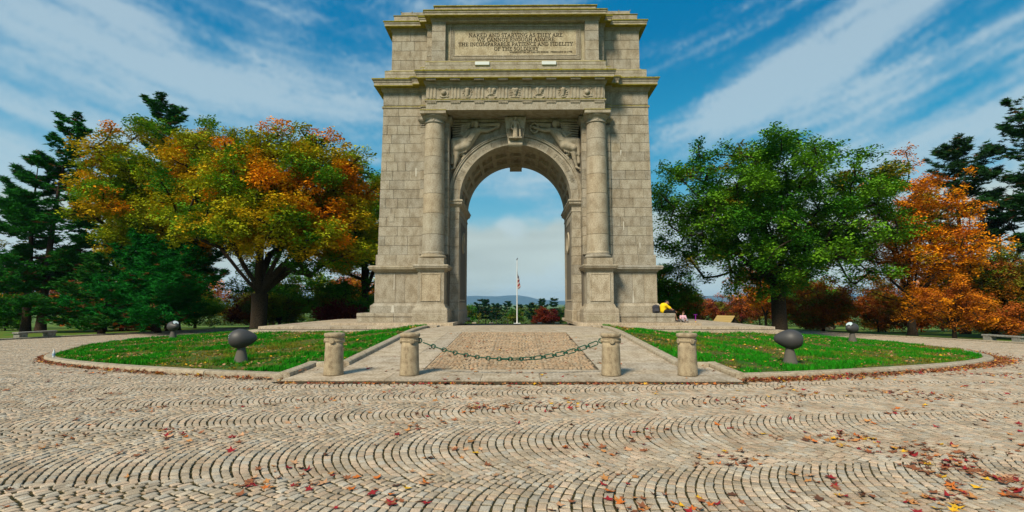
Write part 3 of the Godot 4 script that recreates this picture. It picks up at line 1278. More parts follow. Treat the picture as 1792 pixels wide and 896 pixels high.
func column(arch: Node, s: float, back: bool) -> void:
	var cx := s * 4.71
	var flip := Transform3D() if not back else Transform3D(Basis(Vector3.UP, PI), Vector3(0, 0, 2.0 * CZ))
	if back:
		cx = -cx
	var sh := func() -> Geo:
		var g := Geo.new()
		g.xf = flip
		g.col = tone(0.86, 1.06, 0.05)
		return g
	# pedestal
	var ped: Geo = sh.call()
	bx(ped, cx - 0.74, cx + 0.74, 1.55, 3.46, 28.62, 30.22)
	var col := put(arch, "column", ped, M.stone)
	var path := [Vector2(cx - 0.745, -30.22), Vector2(cx - 0.745, -28.6), Vector2(cx + 0.745, -28.6), Vector2(cx + 0.745, -30.22)]
	var g: Geo = sh.call()
	g.mold(path, [Vector2(0.0, 0.585), Vector2(0.235, 0.585), Vector2(0.235, 1.06), Vector2(0.22, 1.085), Vector2(0.22, 1.24), Vector2(0.19, 1.33), Vector2(0.10, 1.40), Vector2(0.05, 1.50), Vector2(0.03, 1.58), Vector2(-0.02, 1.60)], false, -1.0)
	put(col, "pedestal_base", g, M.stone)
	g = sh.call()
	g.mold(path, [Vector2(-0.02, 3.40), Vector2(0.04, 3.43), Vector2(0.06, 3.49), Vector2(0.12, 3.54), Vector2(0.20, 3.57), Vector2(0.22, 3.60), Vector2(0.22, 3.65), Vector2(0.25, 3.67), Vector2(0.25, 3.74), Vector2(0.2, 3.78), Vector2(-0.02, 3.79)], false, -1.0)
	put(col, "pedestal_cap", g, M.stone)
	# sunk panels
	g = sh.call()
	bx(g, cx - 0.50, cx + 0.50, 1.80, 3.22, 28.60, 28.63)
	for w in [[-0.56, -0.50, 1.74, 3.28], [0.50, 0.56, 1.74, 3.28], [-0.50, 0.50, 1.74, 1.80], [-0.50, 0.50, 3.22, 3.28]]:
		bx(g, cx + w[0], cx + w[1], w[2], w[3], 28.575, 28.63, 0.012)
	put(col, "pedestal_panel", g, M.column)
	g = sh.call()
	bx(g, cx - 0.82, cx + 0.82, 0.68, 0.98, 28.352, 28.40, 0.01)
	put(col, "pedestal_panel", g, M.stone)
	# plinth, torus, seven drums, capital
	g = sh.call()
	bx(g, cx - 0.74, cx + 0.74, 3.79, 4.14, 28.55, 30.0, 0.015)
	put(col, "column_plinth", g, M.stone)
	g = sh.call()
	g.xf = flip * Transform3D(Basis(), Vector3(cx, 0, -29.27))
	var torus := [Vector2(0.64, 4.14)]
	for i in 9:
		var a := -PI / 2 + PI * i / 8.0
		torus.append(Vector2(0.66 + 0.10 * cos(a), 4.25 + 0.10 * sin(a)))
	torus += [Vector2(0.67, 4.36), Vector2(0.67, 4.40), Vector2(0.64, 4.43), Vector2(0.0, 4.43)]
	g.lathe(torus, 40, true)
	put(col, "torus", g, M.stone)
	var ys := [4.42, 5.52, 6.72, 7.86, 8.98, 10.02, 11.06, 12.02]
	for i in 7:
		g = sh.call()
		g.xf = flip * Transform3D(Basis(Vector3.UP, rnd(0, 3)), Vector3(cx, 0, -29.27))
		var r0 := 0.63 - 0.085 * pow((ys[i] - 4.42) / 7.6, 1.5)
		var r1 := 0.63 - 0.085 * pow((ys[i + 1] - 4.42) / 7.6, 1.5)
		var pr := [Vector2(r0 - 0.03, ys[i] + 0.004), Vector2(r0 - 0.004, ys[i] + 0.012), Vector2(r0, ys[i] + 0.03), Vector2(r1, ys[i + 1] - 0.02), Vector2(r1 - 0.004, ys[i + 1] - 0.008), Vector2(r1 - 0.03, ys[i + 1])]
		if i == 0:
			pr = [Vector2(r0 + 0.03, ys[i] + 0.01), Vector2(r0 + 0.03, ys[i] + 0.06), Vector2(r0, ys[i] + 0.12), Vector2(r1, ys[i + 1] - 0.02), Vector2(r1 - 0.03, ys[i + 1])]
		g.lathe(pr, 40)
		put(col, "drum", g, M.column)
	g = sh.call()
	g.xf = flip * Transform3D(Basis(), Vector3(cx, 0, -29.27))
	var R := 0.545
	g.lathe([Vector2(R - 0.02, 12.02), Vector2(R + 0.05, 12.025), Vector2(R + 0.065, 12.05), Vector2(R + 0.05, 12.075), Vector2(R + 0.005, 12.08), Vector2(R + 0.005, 12.22), Vector2(R + 0.035, 12.225), Vector2(R + 0.035, 12.25), Vector2(R + 0.09, 12.31), Vector2(R + 0.16, 12.37), Vector2(R + 0.19, 12.42), Vector2(R + 0.18, 12.45), Vector2(0.0, 12.45)], 40)
	put(col, "echinus", g, M.stone)
	for i in 6:
		g = sh.call()
		var a := TAU * i / 6.0 + 0.5
		g.xf = flip * Transform3D(Basis(Vector3.UP, -a + PI / 2), Vector3(cx + cos(a) * (R + 0.01), 12.15, -29.27 + sin(a) * (R + 0.01))) * Transform3D(Basis(Vector3.RIGHT, PI / 2), Vector3.ZERO)
		g.lathe([Vector2(0.06, -0.03), Vector2(0.06, 0.01), Vector2(0.03, 0.03), Vector2(0, 0.03)], 10)
		put(col, "rosette", g, M.stone)
	g = sh.call()
	bx(g, cx - 0.745, cx + 0.745, 12.45, 12.63, 28.5, 30.05, 0.012)
	put(col, "abacus", g, M.stone)
	g = sh.call()
	bx(g, cx - 0.765, cx + 0.765, 12.63, 12.675, 28.48, 30.05, 0.01)
	put(col, "abacus_fillet", g, M.moss)

func spandrel_poly(s: float, r: float, far: float, top: float) -> PackedVector2Array:
	var p := PackedVector2Array()
	for i in 19:
		var a := PI / 2 - (PI / 2) * i / 18.0
		p.append(Vector2(s * r * cos(a), 7.77 + r * sin(a)))
	p.append(Vector2(s * far, 7.77))
	p.append(Vector2(s * far, top))
	p.append(Vector2(0, top))
	return p

func opening(arch: Node) -> void:
	# spandrel walls and the mass over the vault
	var g := Geo.new()
	for s in [-1.0, 1.0]:
		g.prism(spandrel_poly(s, 3.60, 3.95, 12.7), -30.24, -mirror(30.24))
	var vault := put(arch, "vault", g, M.stone)
	for back in [false, true]:
		var zf := -30.2
		var zo := 1.0
		if back:
			zf = -mirror(30.2)
			zo = -1.0
		# voussoirs
		var n := 19
		for k in n:
			if k == n / 2:
				continue
			g = Geo.new()
			g.col = tone(0.86, 1.05, 0.03)
			var a0 := PI * k / n + 0.0022
			var a1 := PI * (k + 1) / n - 0.0022
			g.polar(7.77, 3.31, 3.76, a0, a1, zf - zo * 0.7, zf + zo * 0.12, 3)
			put(vault, "voussoir", g, M.stone)
		g = Geo.new()
		g.polar(7.77, 3.31, 3.38, 0.0, PI, zf - zo * 0.6, zf + zo * 0.145, 48)
		g.polar(7.77, 3.765, 3.83, 0.0, PI, zf - zo * 0.2, zf + zo * 0.08, 48)
		g.polar(7.77, 3.835, 3.93, 0.0, PI, zf - zo * 0.2, zf + zo * 0.17, 48)
		g.polar(7.77, 3.935, 3.98, 0.0, PI, zf - zo * 0.2, zf + zo * 0.21, 48)
		put(vault, "archivolt_band", g, M.stone)
		# band under the entablature
		g = Geo.new()
		bx(g, -3.88, 3.88, 12.50, 12.66, minf(-zf - 0.10 * zo, -zf + 0.3 * zo), maxf(-zf - 0.10 * zo, -zf + 0.3 * zo), 0.02)
		put(vault, "band", g, M.stone)
		keystone(vault, zf, zo, back)
	# lettering round the front arch
	lettering(vault)
	# coffered vault
	var sky := Geo.new()
	sky.polar(7.77, 3.56, 3.64, 0.0, PI, -30.85, -mirror(30.85), 40)
	put(vault, "vault_shell", sky, M.carved)
	g = Geo.new()
	for k in 12:
		var a := PI * k / 11.0
		g.polar(7.77, 3.33, 3.58, maxf(a - 0.035, 0.0), minf(a + 0.035, PI), -30.9, -mirror(30.9), 1)
	for d in [30.9, 32.45, 34.1]:
		g.polar(7.77, 3.33, 3.58, 0.0, PI, -d, -d - 0.38, 44)
	put(vault, "vault_rib", g, M.carved)
	var rose := Geo.new()
	for i in 8:
		var a := TAU * i / 8.0
		var d := Vector3(cos(a), 0, sin(a))
		rose.skin([[d * 0.10 + Vector3.UP * 0.02, d * 0.30 + Vector3.UP * 0.06, 0.05, 0.09]], 0.05, 0.05)
	rose.lathe([Vector2(0.14, 0.0), Vector2(0.14, 0.1), Vector2(0.08, 0.16), Vector2(0, 0.17)], 12, true)
	var rm := rose.mesh()
	for k in 11:
		var a := PI * (k + 0.5) / 11.0
		for d in [31.86, 33.46]:
			var o := put(vault, "rosette", rm, M.carved)
			var dir := Vector3(cos(a), sin(a), 0)
			o.transform = Transform3D(Basis(Vector3(dir.y, -dir.x, 0), -dir, Vector3(0, 0, 1)), Vector3(0, 7.77, -d) + dir * 3.56 - org)
			# sunk step of the coffer
			g = Geo.new()
			g.polar(7.77, 3.45, 3.57, a - 0.108, a - 0.085, -d + 0.57, -d - 0.57, 1)
			g.polar(7.77, 3.45, 3.57, a + 0.085, a + 0.108, -d + 0.57, -d - 0.57, 1)
			g.polar(7.77, 3.45, 3.57, a - 0.085, a + 0.085, -d + 0.57, -d + 0.50, 1)
			g.polar(7.77, 3.45, 3.57, a - 0.085, a + 0.085, -d - 0.50, -d - 0.57, 1)
			put(vault, "coffer_frame", g, M.carved)
	# imposts
	for s in [-1.0, 1.0]:
		g = Geo.new()
		g.col = tone(0.92, 1.0)
		g.mold([Vector2(s * 3.9, -30.2), Vector2(s * 3.34, -30.2), Vector2(s * 3.34, -mirror(30.2)), Vector2(s * 3.9, -mirror(30.2))],
			[Vector2(-0.02, 7.02), Vector2(0.03, 7.04), Vector2(0.03, 7.10), Vector2(0.0, 7.12), Vector2(0.0, 7.34), Vector2(0.04, 7.37), Vector2(0.07, 7.43), Vector2(0.15, 7.48), Vector2(0.17, 7.52), Vector2(0.17, 7.60), Vector2(0.22, 7.65), Vector2(0.22, 7.72), Vector2(0.18, 7.765), Vector2(-0.02, 7.77)], false, s)
		put(vault, "impost", g, M.stone)
		figure(vault, s)

func keystone(vault: Node, zf: float, zo: float, back: bool) -> void:
	var g := Geo.new()
	var p := PackedVector2Array([Vector2(-0.40, 10.86), Vector2(0.40, 10.86), Vector2(0.62, 12.62), Vector2(-0.62, 12.62)])
	g.prism(p, zf - zo * 0.8, zf + zo * 0.5)
	p = PackedVector2Array([Vector2(-0.52, 11.9), Vector2(0.52, 11.9), Vector2(0.62, 12.62), Vector2(-0.62, 12.62)])
	g.prism(p, zf + zo * 0.5, zf + zo * 0.62)
	var key := put(vault, "keystone", g, M.carved)
	g = Geo.new()
	for s in [-1.0, 1.0]:
		for q in 3:
			var x0: float = 0.28 + q * 0.085
			g.tube([Vector3(s * x0, 11.4, zf + zo * 0.5), Vector3(s * (x0 + 0.16), 12.6, zf + zo * 0.62)], [0.035, 0.035], 8)
	# scrolled underside
	g.xf = Transform3D(Basis(Vector3(0, 0, 1), PI / 2), Vector3(0.42, 11.02, zf + zo * 0.42))
	g.lathe([Vector2(0.0, 0.0), Vector2(0.17, 0.0), Vector2(0.17, 0.84), Vector2(0.0, 0.84)], 20)
	g.xf = Transform3D()
	put(vault, "keystone_scroll", g, M.carved)
	g = Geo.new()
	g.box(Vector3(-0.40, 11.28, zf + zo * 0.45), Vector3(0.40, 11.36, zf + zo * 0.80), 0.02)
	put(vault, "keystone_ledge", g, M.stone)
	if back:
		return
	# a small robed figure standing on the ledge
	g = Geo.new()
	var z := zf + 0.66
	var P := func(x: float, y: float, dz := 0.0) -> Vector3: return Vector3(x, 11.36 + y, z + dz)
	var bones := [[P.call(0, 0.02), P.call(0, 0.55), 0.15, 0.12], [P.call(-0.07, 0.02, 0.05), P.call(-0.05, 0.55, 0.04), 0.06, 0.06], [P.call(0.07, 0.02, 0.05), P.call(0.05, 0.55, 0.04), 0.06, 0.06],
		[P.call(0, 0.55), P.call(0, 0.85), 0.12, 0.13], [P.call(-0.13, 0.92), P.call(0.13, 0.92), 0.075, 0.075], [P.call(0, 0.95), P.call(0, 1.06), 0.05, 0.05], [P.call(0, 1.10), P.call(0, 1.16), 0.075, 0.07], [P.call(0, 1.2), P.call(0, 1.3), 0.05, 0.025],
		[P.call(-0.18, 0.9), P.call(-0.24, 0.62), 0.05, 0.045], [P.call(-0.24, 0.62), P.call(-0.17, 0.45, 0.1), 0.045, 0.035], [P.call(0.18, 0.9), P.call(0.25, 0.62), 0.05, 0.045], [P.call(0.25, 0.62), P.call(0.27, 0.4, 0.08), 0.045, 0.035], [P.call(0.27, 0.4, 0.05), P.call(0.29, 0.05, 0.05), 0.06, 0.07]]
	g.skin(bones, 0.028, 0.05)
	put(vault, "keystone_statue", g, M.column)

# pale lime crusts that run down from leaking joints
func crusts(arch: Node) -> void:
	var lime := mat(lin(0.50, 0.47, 0.40), 0.9)
	for w in [[-6.98, 1.50, 0.06, 0.10, 29.335, 0.40], [-6.98, 3.3, 0.02, 0.02, 29.515, 0.9], [6.72, 2.35, 0.012, 0.05, 29.515, 0.70], [6.28, 6.35, 0.035, 0.02, 29.63, 0.5], [-5.85, 9.55, 0.05, 0.04, 29.63, 0.5], [7.2, 5.1, 0.03, 0.015, 29.63, 0.35], [6.2, 10.6, 0.05, 0.015, 29.63, 0.3]]:
		var g := Geo.new()
		var p := PackedVector2Array()
		for i in 9:
			var u := i / 8.0
			p.append(Vector2(w[0] + lerpf(w[2], w[3], u) * rnd(0.75, 1.2), w[1] - w[5] * u))
		for i in 9:
			var u := 1.0 - i / 8.0
			p.append(Vector2(w[0] - lerpf(w[2], w[3], u) * rnd(0.75, 1.2), w[1] - w[5] * u))
		g.prism(p, -w[4], -w[4] - 0.02)
		put(arch, "lime_crust", g, lime)
	var g := Geo.new()
	g.col = Color(1.35, 1.35, 1.3)
	bx(g, -7.42, -7.08, 6.35, 6.85, 29.62, 29.7, 0.01)
	put(arch, "patch_stone", g, M.stone)

# reclining winged figure in the corner above the arch
func figure(vault: Node, s: float) -> void:
	var z := -30.2
	var P := func(x: float, y: float, dz := 0.0) -> Vector3: return Vector3(s * x, y, z + dz)
	var b := []
	# head, hair, neck
	b += [[P.call(2.36, 12.25, 0.26), P.call(2.36, 12.36, 0.26), 0.15, 0.16], [P.call(2.50, 12.40, 0.16), P.call(2.58, 12.26, 0.12), 0.16, 0.1], [P.call(2.40, 12.1, 0.16), P.call(2.44, 11.95, 0.14), 0.10, 0.12]]
	# torso leaning out along the arch
	b += [[P.call(2.28, 11.88, 0.16), P.call(2.68, 11.86, 0.12), 0.20, 0.19], [P.call(2.46, 11.78, 0.16), P.call(2.66, 11.40, 0.14), 0.29, 0.25], [P.call(2.66, 11.40, 0.12), P.call(2.98, 11.05, 0.12), 0.26, 0.34]]
	# arm reaching to the keystone
	b += [[P.call(2.20, 11.95, 0.2), P.call(1.72, 11.93, 0.16), 0.13, 0.11], [P.call(1.72, 11.93, 0.16), P.call(1.18, 12.12, 0.12), 0.105, 0.07], [P.call(1.16, 12.13, 0.12), P.call(0.98, 12.20, 0.12), 0.08, 0.05]]
	if s < 0:
		b += [[P.call(2.2, 12.28, 0.14), P.call(1.0, 12.34, 0.10), 0.04, 0.13]]
	else:
		for i in 12:
			var a := TAU * i / 12.0
			var c := TAU * (i + 1) / 12.0
			b.append([P.call(1.14 + 0.24 * cos(a), 12.12 + 0.30 * sin(a), 0.08), P.call(1.14 + 0.24 * cos(c), 12.12 + 0.30 * sin(c), 0.08), 0.055, 0.055])
	# other arm bent back
	b += [[P.call(2.72, 11.88, 0.18), P.call(3.02, 11.55, 0.24), 0.13, 0.11], [P.call(3.02, 11.55, 0.24), P.call(3.30, 11.74, 0.16), 0.10, 0.07]]
	# legs and drapery
	b += [[P.call(2.95, 11.02, 0.16), P.call(3.44, 10.82, 0.24), 0.30, 0.22], [P.call(3.44, 10.82, 0.20), P.call(3.52, 10.25, 0.14), 0.19, 0.13], [P.call(3.52, 10.25, 0.14), P.call(3.66, 9.72, 0.08), 0.13, 0.065], [P.call(3.64, 9.70, 0.10), P.call(3.80, 9.60, 0.14), 0.075, 0.05]]
	b += [[P.call(3.05, 11.22, 0.10), P.call(3.66, 11.28, 0.10), 0.30, 0.24], [P.call(3.66, 11.28, 0.10), P.call(3.74, 10.6, 0.08), 0.22, 0.17], [P.call(3.74, 10.6, 0.06), P.call(3.78, 10.0, 0.04), 0.14, 0.11]]
	for i in 8:
		var t := i / 7.0
		b.append([P.call(lerpf(2.72, 3.62, t), 11.36 - 0.1 * t, 0.36 - 0.08 * t), P.call(lerpf(2.95, 3.80, t), 10.62 - 0.2 * t, 0.24 - 0.06 * t), 0.055, 0.05])
	for i in 4:
		b.append([P.call(2.36 + 0.09 * i, 11.72, 0.42), P.call(2.62 + 0.10 * i, 11.25, 0.40), 0.035, 0.035])
	b += [[P.call(3.2, 10.55, 0.06), P.call(3.00, 10.40, 0.06), 0.12, 0.09], [P.call(3.00, 10.40, 0.06), P.call(3.2, 10.22, 0.07), 0.09, 0.06]]
	var g := Geo.new()
	for q in b:
		q[2] *= 1.02
		q[3] *= 1.02
	g.skin(b, 0.032, 0.035)
	var fig := put(vault, "spandrel_figure", g, M.carved)
	# wings: rows of long feathers
	g = Geo.new()
	var w := []
	for i in 8:
		var t := i / 7.0
		# long feathers in two rows, each standing clear of the next
		var y := 12.40 - 0.155 * i
		w.append([P.call(2.72 + 0.04 * i, 12.38 - 0.13 * i, 0.13), P.call(lerpf(3.80, 3.72, t), y, 0.05), 0.062, 0.050])
		w.append([P.call(2.70 + 0.04 * i, 12.38 - 0.13 * i, 0.19), P.call(lerpf(3.2, 3.25, t), lerpf(12.4, 11.5, t), 0.14), 0.058, 0.045])
	for i in 6:
		w.append([P.call(2.1, 12.36 - 0.03 * i, 0.08), P.call(1.10 + 0.2 * i, 12.42 - 0.12 * i, 0.03), 0.06, 0.045])
	g.skin(w, 0.034, 0.012)
	put(vault, "spandrel_wing", g, M.carved)
	g = Geo.new()
	if s < 0:
		var ribbon := []
		for i in 13:
			var a := TAU * i / 12.0
			ribbon.append(P.call(3.08 + 0.16 * cos(a), 11.95 + 0.36 * sin(a), 0.16))
		g.tube(ribbon, [0.05, 0.05, 0.05, 0.05, 0.05, 0.05, 0.05, 0.05, 0.05, 0.05, 0.05, 0.05, 0.05], 8)
		put(vault, "spandrel_scroll", g, M.carved)

func word(txt: String, size: float, m: Material, deep := 0.012) -> TextMesh:
	var t := TextMesh.new()
	var f := SystemFont.new()
	f.font_names = PackedStringArray(["Droid Serif"])
	t.font = f
	t.text = txt
	t.font_size = 64
	t.pixel_size = size / 46.0
	t.depth = deep
	t.curve_step = 2.0
	t.horizontal_alignment = HORIZONTAL_ALIGNMENT_CENTER
	t.vertical_alignment = VERTICAL_ALIGNMENT_CENTER
	return t

func lettering(vault: Node) -> void:
	var lines := [["TO THE OFFICERS AND PRIVATE", 163.0, 99.0], ["SOLDIERS OF THE CONTINENTAL ARMY", 81.0, 17.0]]
	for l in lines:
		var txt: String = l[0]
		for i in txt.length():
			if txt[i] == " ":
				continue
			var a := deg_to_rad(lerpf(l[1], l[2], float(i) / (txt.length() - 1)))
			var o := put(vault, "cut_letter", word(txt[i], 0.2, M.faint, 0.01), M.faint)
			var dir := Vector3(cos(a), sin(a), 0)
			o.transform = Transform3D(Basis(Vector3(dir.y, -dir.x, 0), dir, Vector3(0, 0, 1)), Vector3(0, 7.77, -30.074) + dir * 3.57 - org)

func entablature(arch: Node) -> void:
	var path := outline(7.88, 5.14, 29.66, 29.46, 28.6)
	var g := Geo.new()
	g.col = Color(0.95, 0.95, 0.95)
	g.mold(path, [Vector2(-0.004, 12.68), Vector2(-0.004, 13.16), Vector2(0.06, 13.20), Vector2(0.06, 13.28), Vector2(-0.004, 13.29), Vector2(-0.004, 14.13), Vector2(0.05, 14.16), Vector2(0.06, 14.22), Vector2(0.12, 14.27), Vector2(0.12, 14.35), Vector2(0.16, 14.42),
		Vector2(0.42, 14.43), Vector2(0.42, 14.40), Vector2(0.46, 14.40), Vector2(0.46, 14.58), Vector2(0.49, 14.60), Vector2(0.50, 14.66), Vector2(0.56, 14.73), Vector2(0.57, 14.80), Vector2(0.52, 14.83), Vector2(0.0, 14.96)], true)
	var ent := put(arch, "entablature", g, M.stone)
	g = Geo.new()
	g.mold(path, [Vector2(0.5, 14.745), Vector2(0.578, 14.755), Vector2(0.585, 14.815), Vector2(0.54, 14.838), Vector2(0.3, 14.895)], true)
	put(ent, "cornice_lip", g, M.moss)
	g = Geo.new()
	g.mold(path, [Vector2(0.02, 13.262), Vector2(0.068, 13.262), Vector2(0.068, 13.292), Vector2(0.0, 13.31)], true)
	put(ent, "taenia", g, M.moss)
	g = Geo.new()
	g.mold(path, [Vector2(0.42, 14.392), Vector2(0.466, 14.392), Vector2(0.466, 14.43), Vector2(0.45, 14.44)], true)
	put(ent, "drip_edge", g, M.moss)
	# small saddle joints along the lip
	for x in [-5.2, -3.9, -2.6, -1.3, 0.0, 1.3, 2.6, 3.9, 5.2]:
		g = Geo.new()
		g.xf = Transform3D(Basis(Vector3.RIGHT, PI / 2), Vector3(x, 14.80, -28.25))
		g.lathe([Vector2(0.055, -0.25), Vector2(0.055, 0.25), Vector2(0.0, 0.25)], 10)
		put(ent, "saddle_joint", g, M.moss)
	for x in [-7.0, -6.2, 6.2, 7.0]:
		g = Geo.new()
		g.xf = Transform3D(Basis(Vector3.RIGHT, PI / 2), Vector3(x, 14.80, -29.31))
		g.lathe([Vector2(0.055, -0.25), Vector2(0.055, 0.25), Vector2(0.0, 0.25)], 10)
		put(ent, "saddle_joint", g, M.moss)
	# corona stones and triglyphs, mutules, guttae
	var pitch := 9.62 / 7.0
	for k in 8:
		var x := -4.81 + pitch * k
		for w in [28.6, mirror(28.6)]:
			var zo := 1.0 if w < 30 else -1.0
			var z: float = -w
			g = Geo.new()
			g.col = tone(0.92, 1.02, 0.02)
			for q in 3:
				var xc: float = x - 0.19 + 0.19 * q
				g.box(Vector3(xc - 0.062, 13.33, z - 0.02 * zo), Vector3(xc + 0.062, 14.02, z + 0.055 * zo), 0.022)
			g.box(Vector3(x - 0.28, 13.32, z - 0.02 * zo), Vector3(x + 0.28, 14.03, z + 0.016 * zo))
			g.box(Vector3(x - 0.29, 14.03, z - 0.02 * zo), Vector3(x + 0.29, 14.12, z + 0.065 * zo), 0.01)
			put(ent, "triglyph", g, M.carved)
			g = Geo.new()
			g.box(Vector3(x - 0.28, 13.12, z - 0.02 * zo), Vector3(x + 0.28, 13.165, z + 0.05 * zo))
			for q in 6:
				var xc: float = x - 0.23 + 0.092 * q
				g.box(Vector3(xc - 0.03, 13.05, z - 0.01 * zo), Vector3(xc + 0.03, 13.12, z + 0.045 * zo), 0.012)
			put(ent, "guttae", g, M.carved)
			g = Geo.new()
			g.col = tone(0.95, 1.02)
			g.box(Vector3(x - 0.285, 14.33, z + 0.13 * zo), Vector3(x + 0.285, 14.402, z + 0.415 * zo), 0.01)
			for q in 6:
				var xc: float = x - 0.235 + 0.094 * q
				for r in 3:
					g.box(Vector3(xc - 0.028, 14.30, z + (0.17 + r * 0.09) * zo), Vector3(xc + 0.028, 14.335, z + (0.225 + r * 0.09) * zo))
			put(ent, "mutule", g, M.stone)
	# carved metopes
	for k in 7:
		var x := -4.81 + pitch * (k + 0.5)
		g = Geo.new()
		g.box(Vector3(x - 0.39, 13.33, -28.62), Vector3(x + 0.39, 14.10, -28.592), 0.004)
		var P := func(a: float, b: float, dz := 0.0) -> Vector3: return Vector3(x + a, 13.70 + b, -28.585 + dz)
		var b := []
		match k:
			0, 6:
				for i in 11:
					var a := -2.3 + 3.9 * i / 10.0
					var a2 := -2.3 + 3.9 * (i + 1) / 10.0
					b.append([P.call(0.27 * cos(a), 0.27 * sin(a)), P.call(0.27 * cos(a2), 0.27 * sin(a2)), 0.05 - 0.003 * i, 0.047 - 0.003 * i])
				b += [[P.call(0, -0.02), P.call(0.01, 0.0), 0.15, 0.15], [P.call(-0.25, 0.2), P.call(-0.12, 0.26), 0.045, 0.03], [P.call(0.2, 0.2), P.call(0.26, 0.26), 0.05, 0.03], [P.call(0.22, -0.25), P.call(0.3, -0.22), 0.05, 0.03]]
			1, 5:
				for i in 12:
					var a := TAU * i / 12.0
					b.append([P.call(0.22 * cos(a), 0.24 * sin(a)), P.call(0.30 * cos(a + 0.2), 0.32 * sin(a + 0.2)), 0.045, 0.02])
				b += [[P.call(0, -0.16), P.call(0, 0.14), 0.09, 0.14], [P.call(-0.05, -0.3), P.call(0.12, -0.28), 0.04, 0.04]]
			2, 4:
				b += [[P.call(-0.1, 0.16), P.call(-0.06, -0.1), 0.12, 0.08], [P.call(0.14, 0.14), P.call(0.06, -0.1), 0.12, 0.07]]
				for i in 5:
					b.append([P.call(-0.30 + 0.02 * i, -0.28 + 0.05 * i), P.call(0.30 - 0.03 * i, 0.26 - 0.1 * i), 0.03, 0.035])
				b += [[P.call(0.30, -0.26), P.call(-0.28, 0.2), 0.03, 0.035], [P.call(-0.3, -0.25), P.call(-0.2, -0.3), 0.05, 0.04], [P.call(0.2, -0.3), P.call(0.3, -0.26), 0.05, 0.04]]
			3:
				b += [[P.call(-0.1, 0.16), P.call(0, -0.22), 0.11, 0.05], [P.call(0.1, 0.16), P.call(0, -0.22), 0.11, 0.05], [P.call(0, 0.12), P.call(0, -0.1), 0.12, 0.1]]
				for q in [-1.0, 1.0]:
					for i in 4:
						b.append([P.call(q * 0.20, 0.1 - 0.09 * i), P.call(q * 0.34, 0.16 - 0.11 * i), 0.04, 0.02])
				b += [[P.call(-0.26, -0.28), P.call(0.26, -0.28), 0.03, 0.03]]
		g.skin(b, 0.022, 0.018)
		put(ent, "metope", g, M.carved)
		if k == 3:
			var o := put(ent, "cut_letter", word("W", 0.15, M.faint), M.faint)
			o.position = Vector3(x, 13.76, -28.455) - org

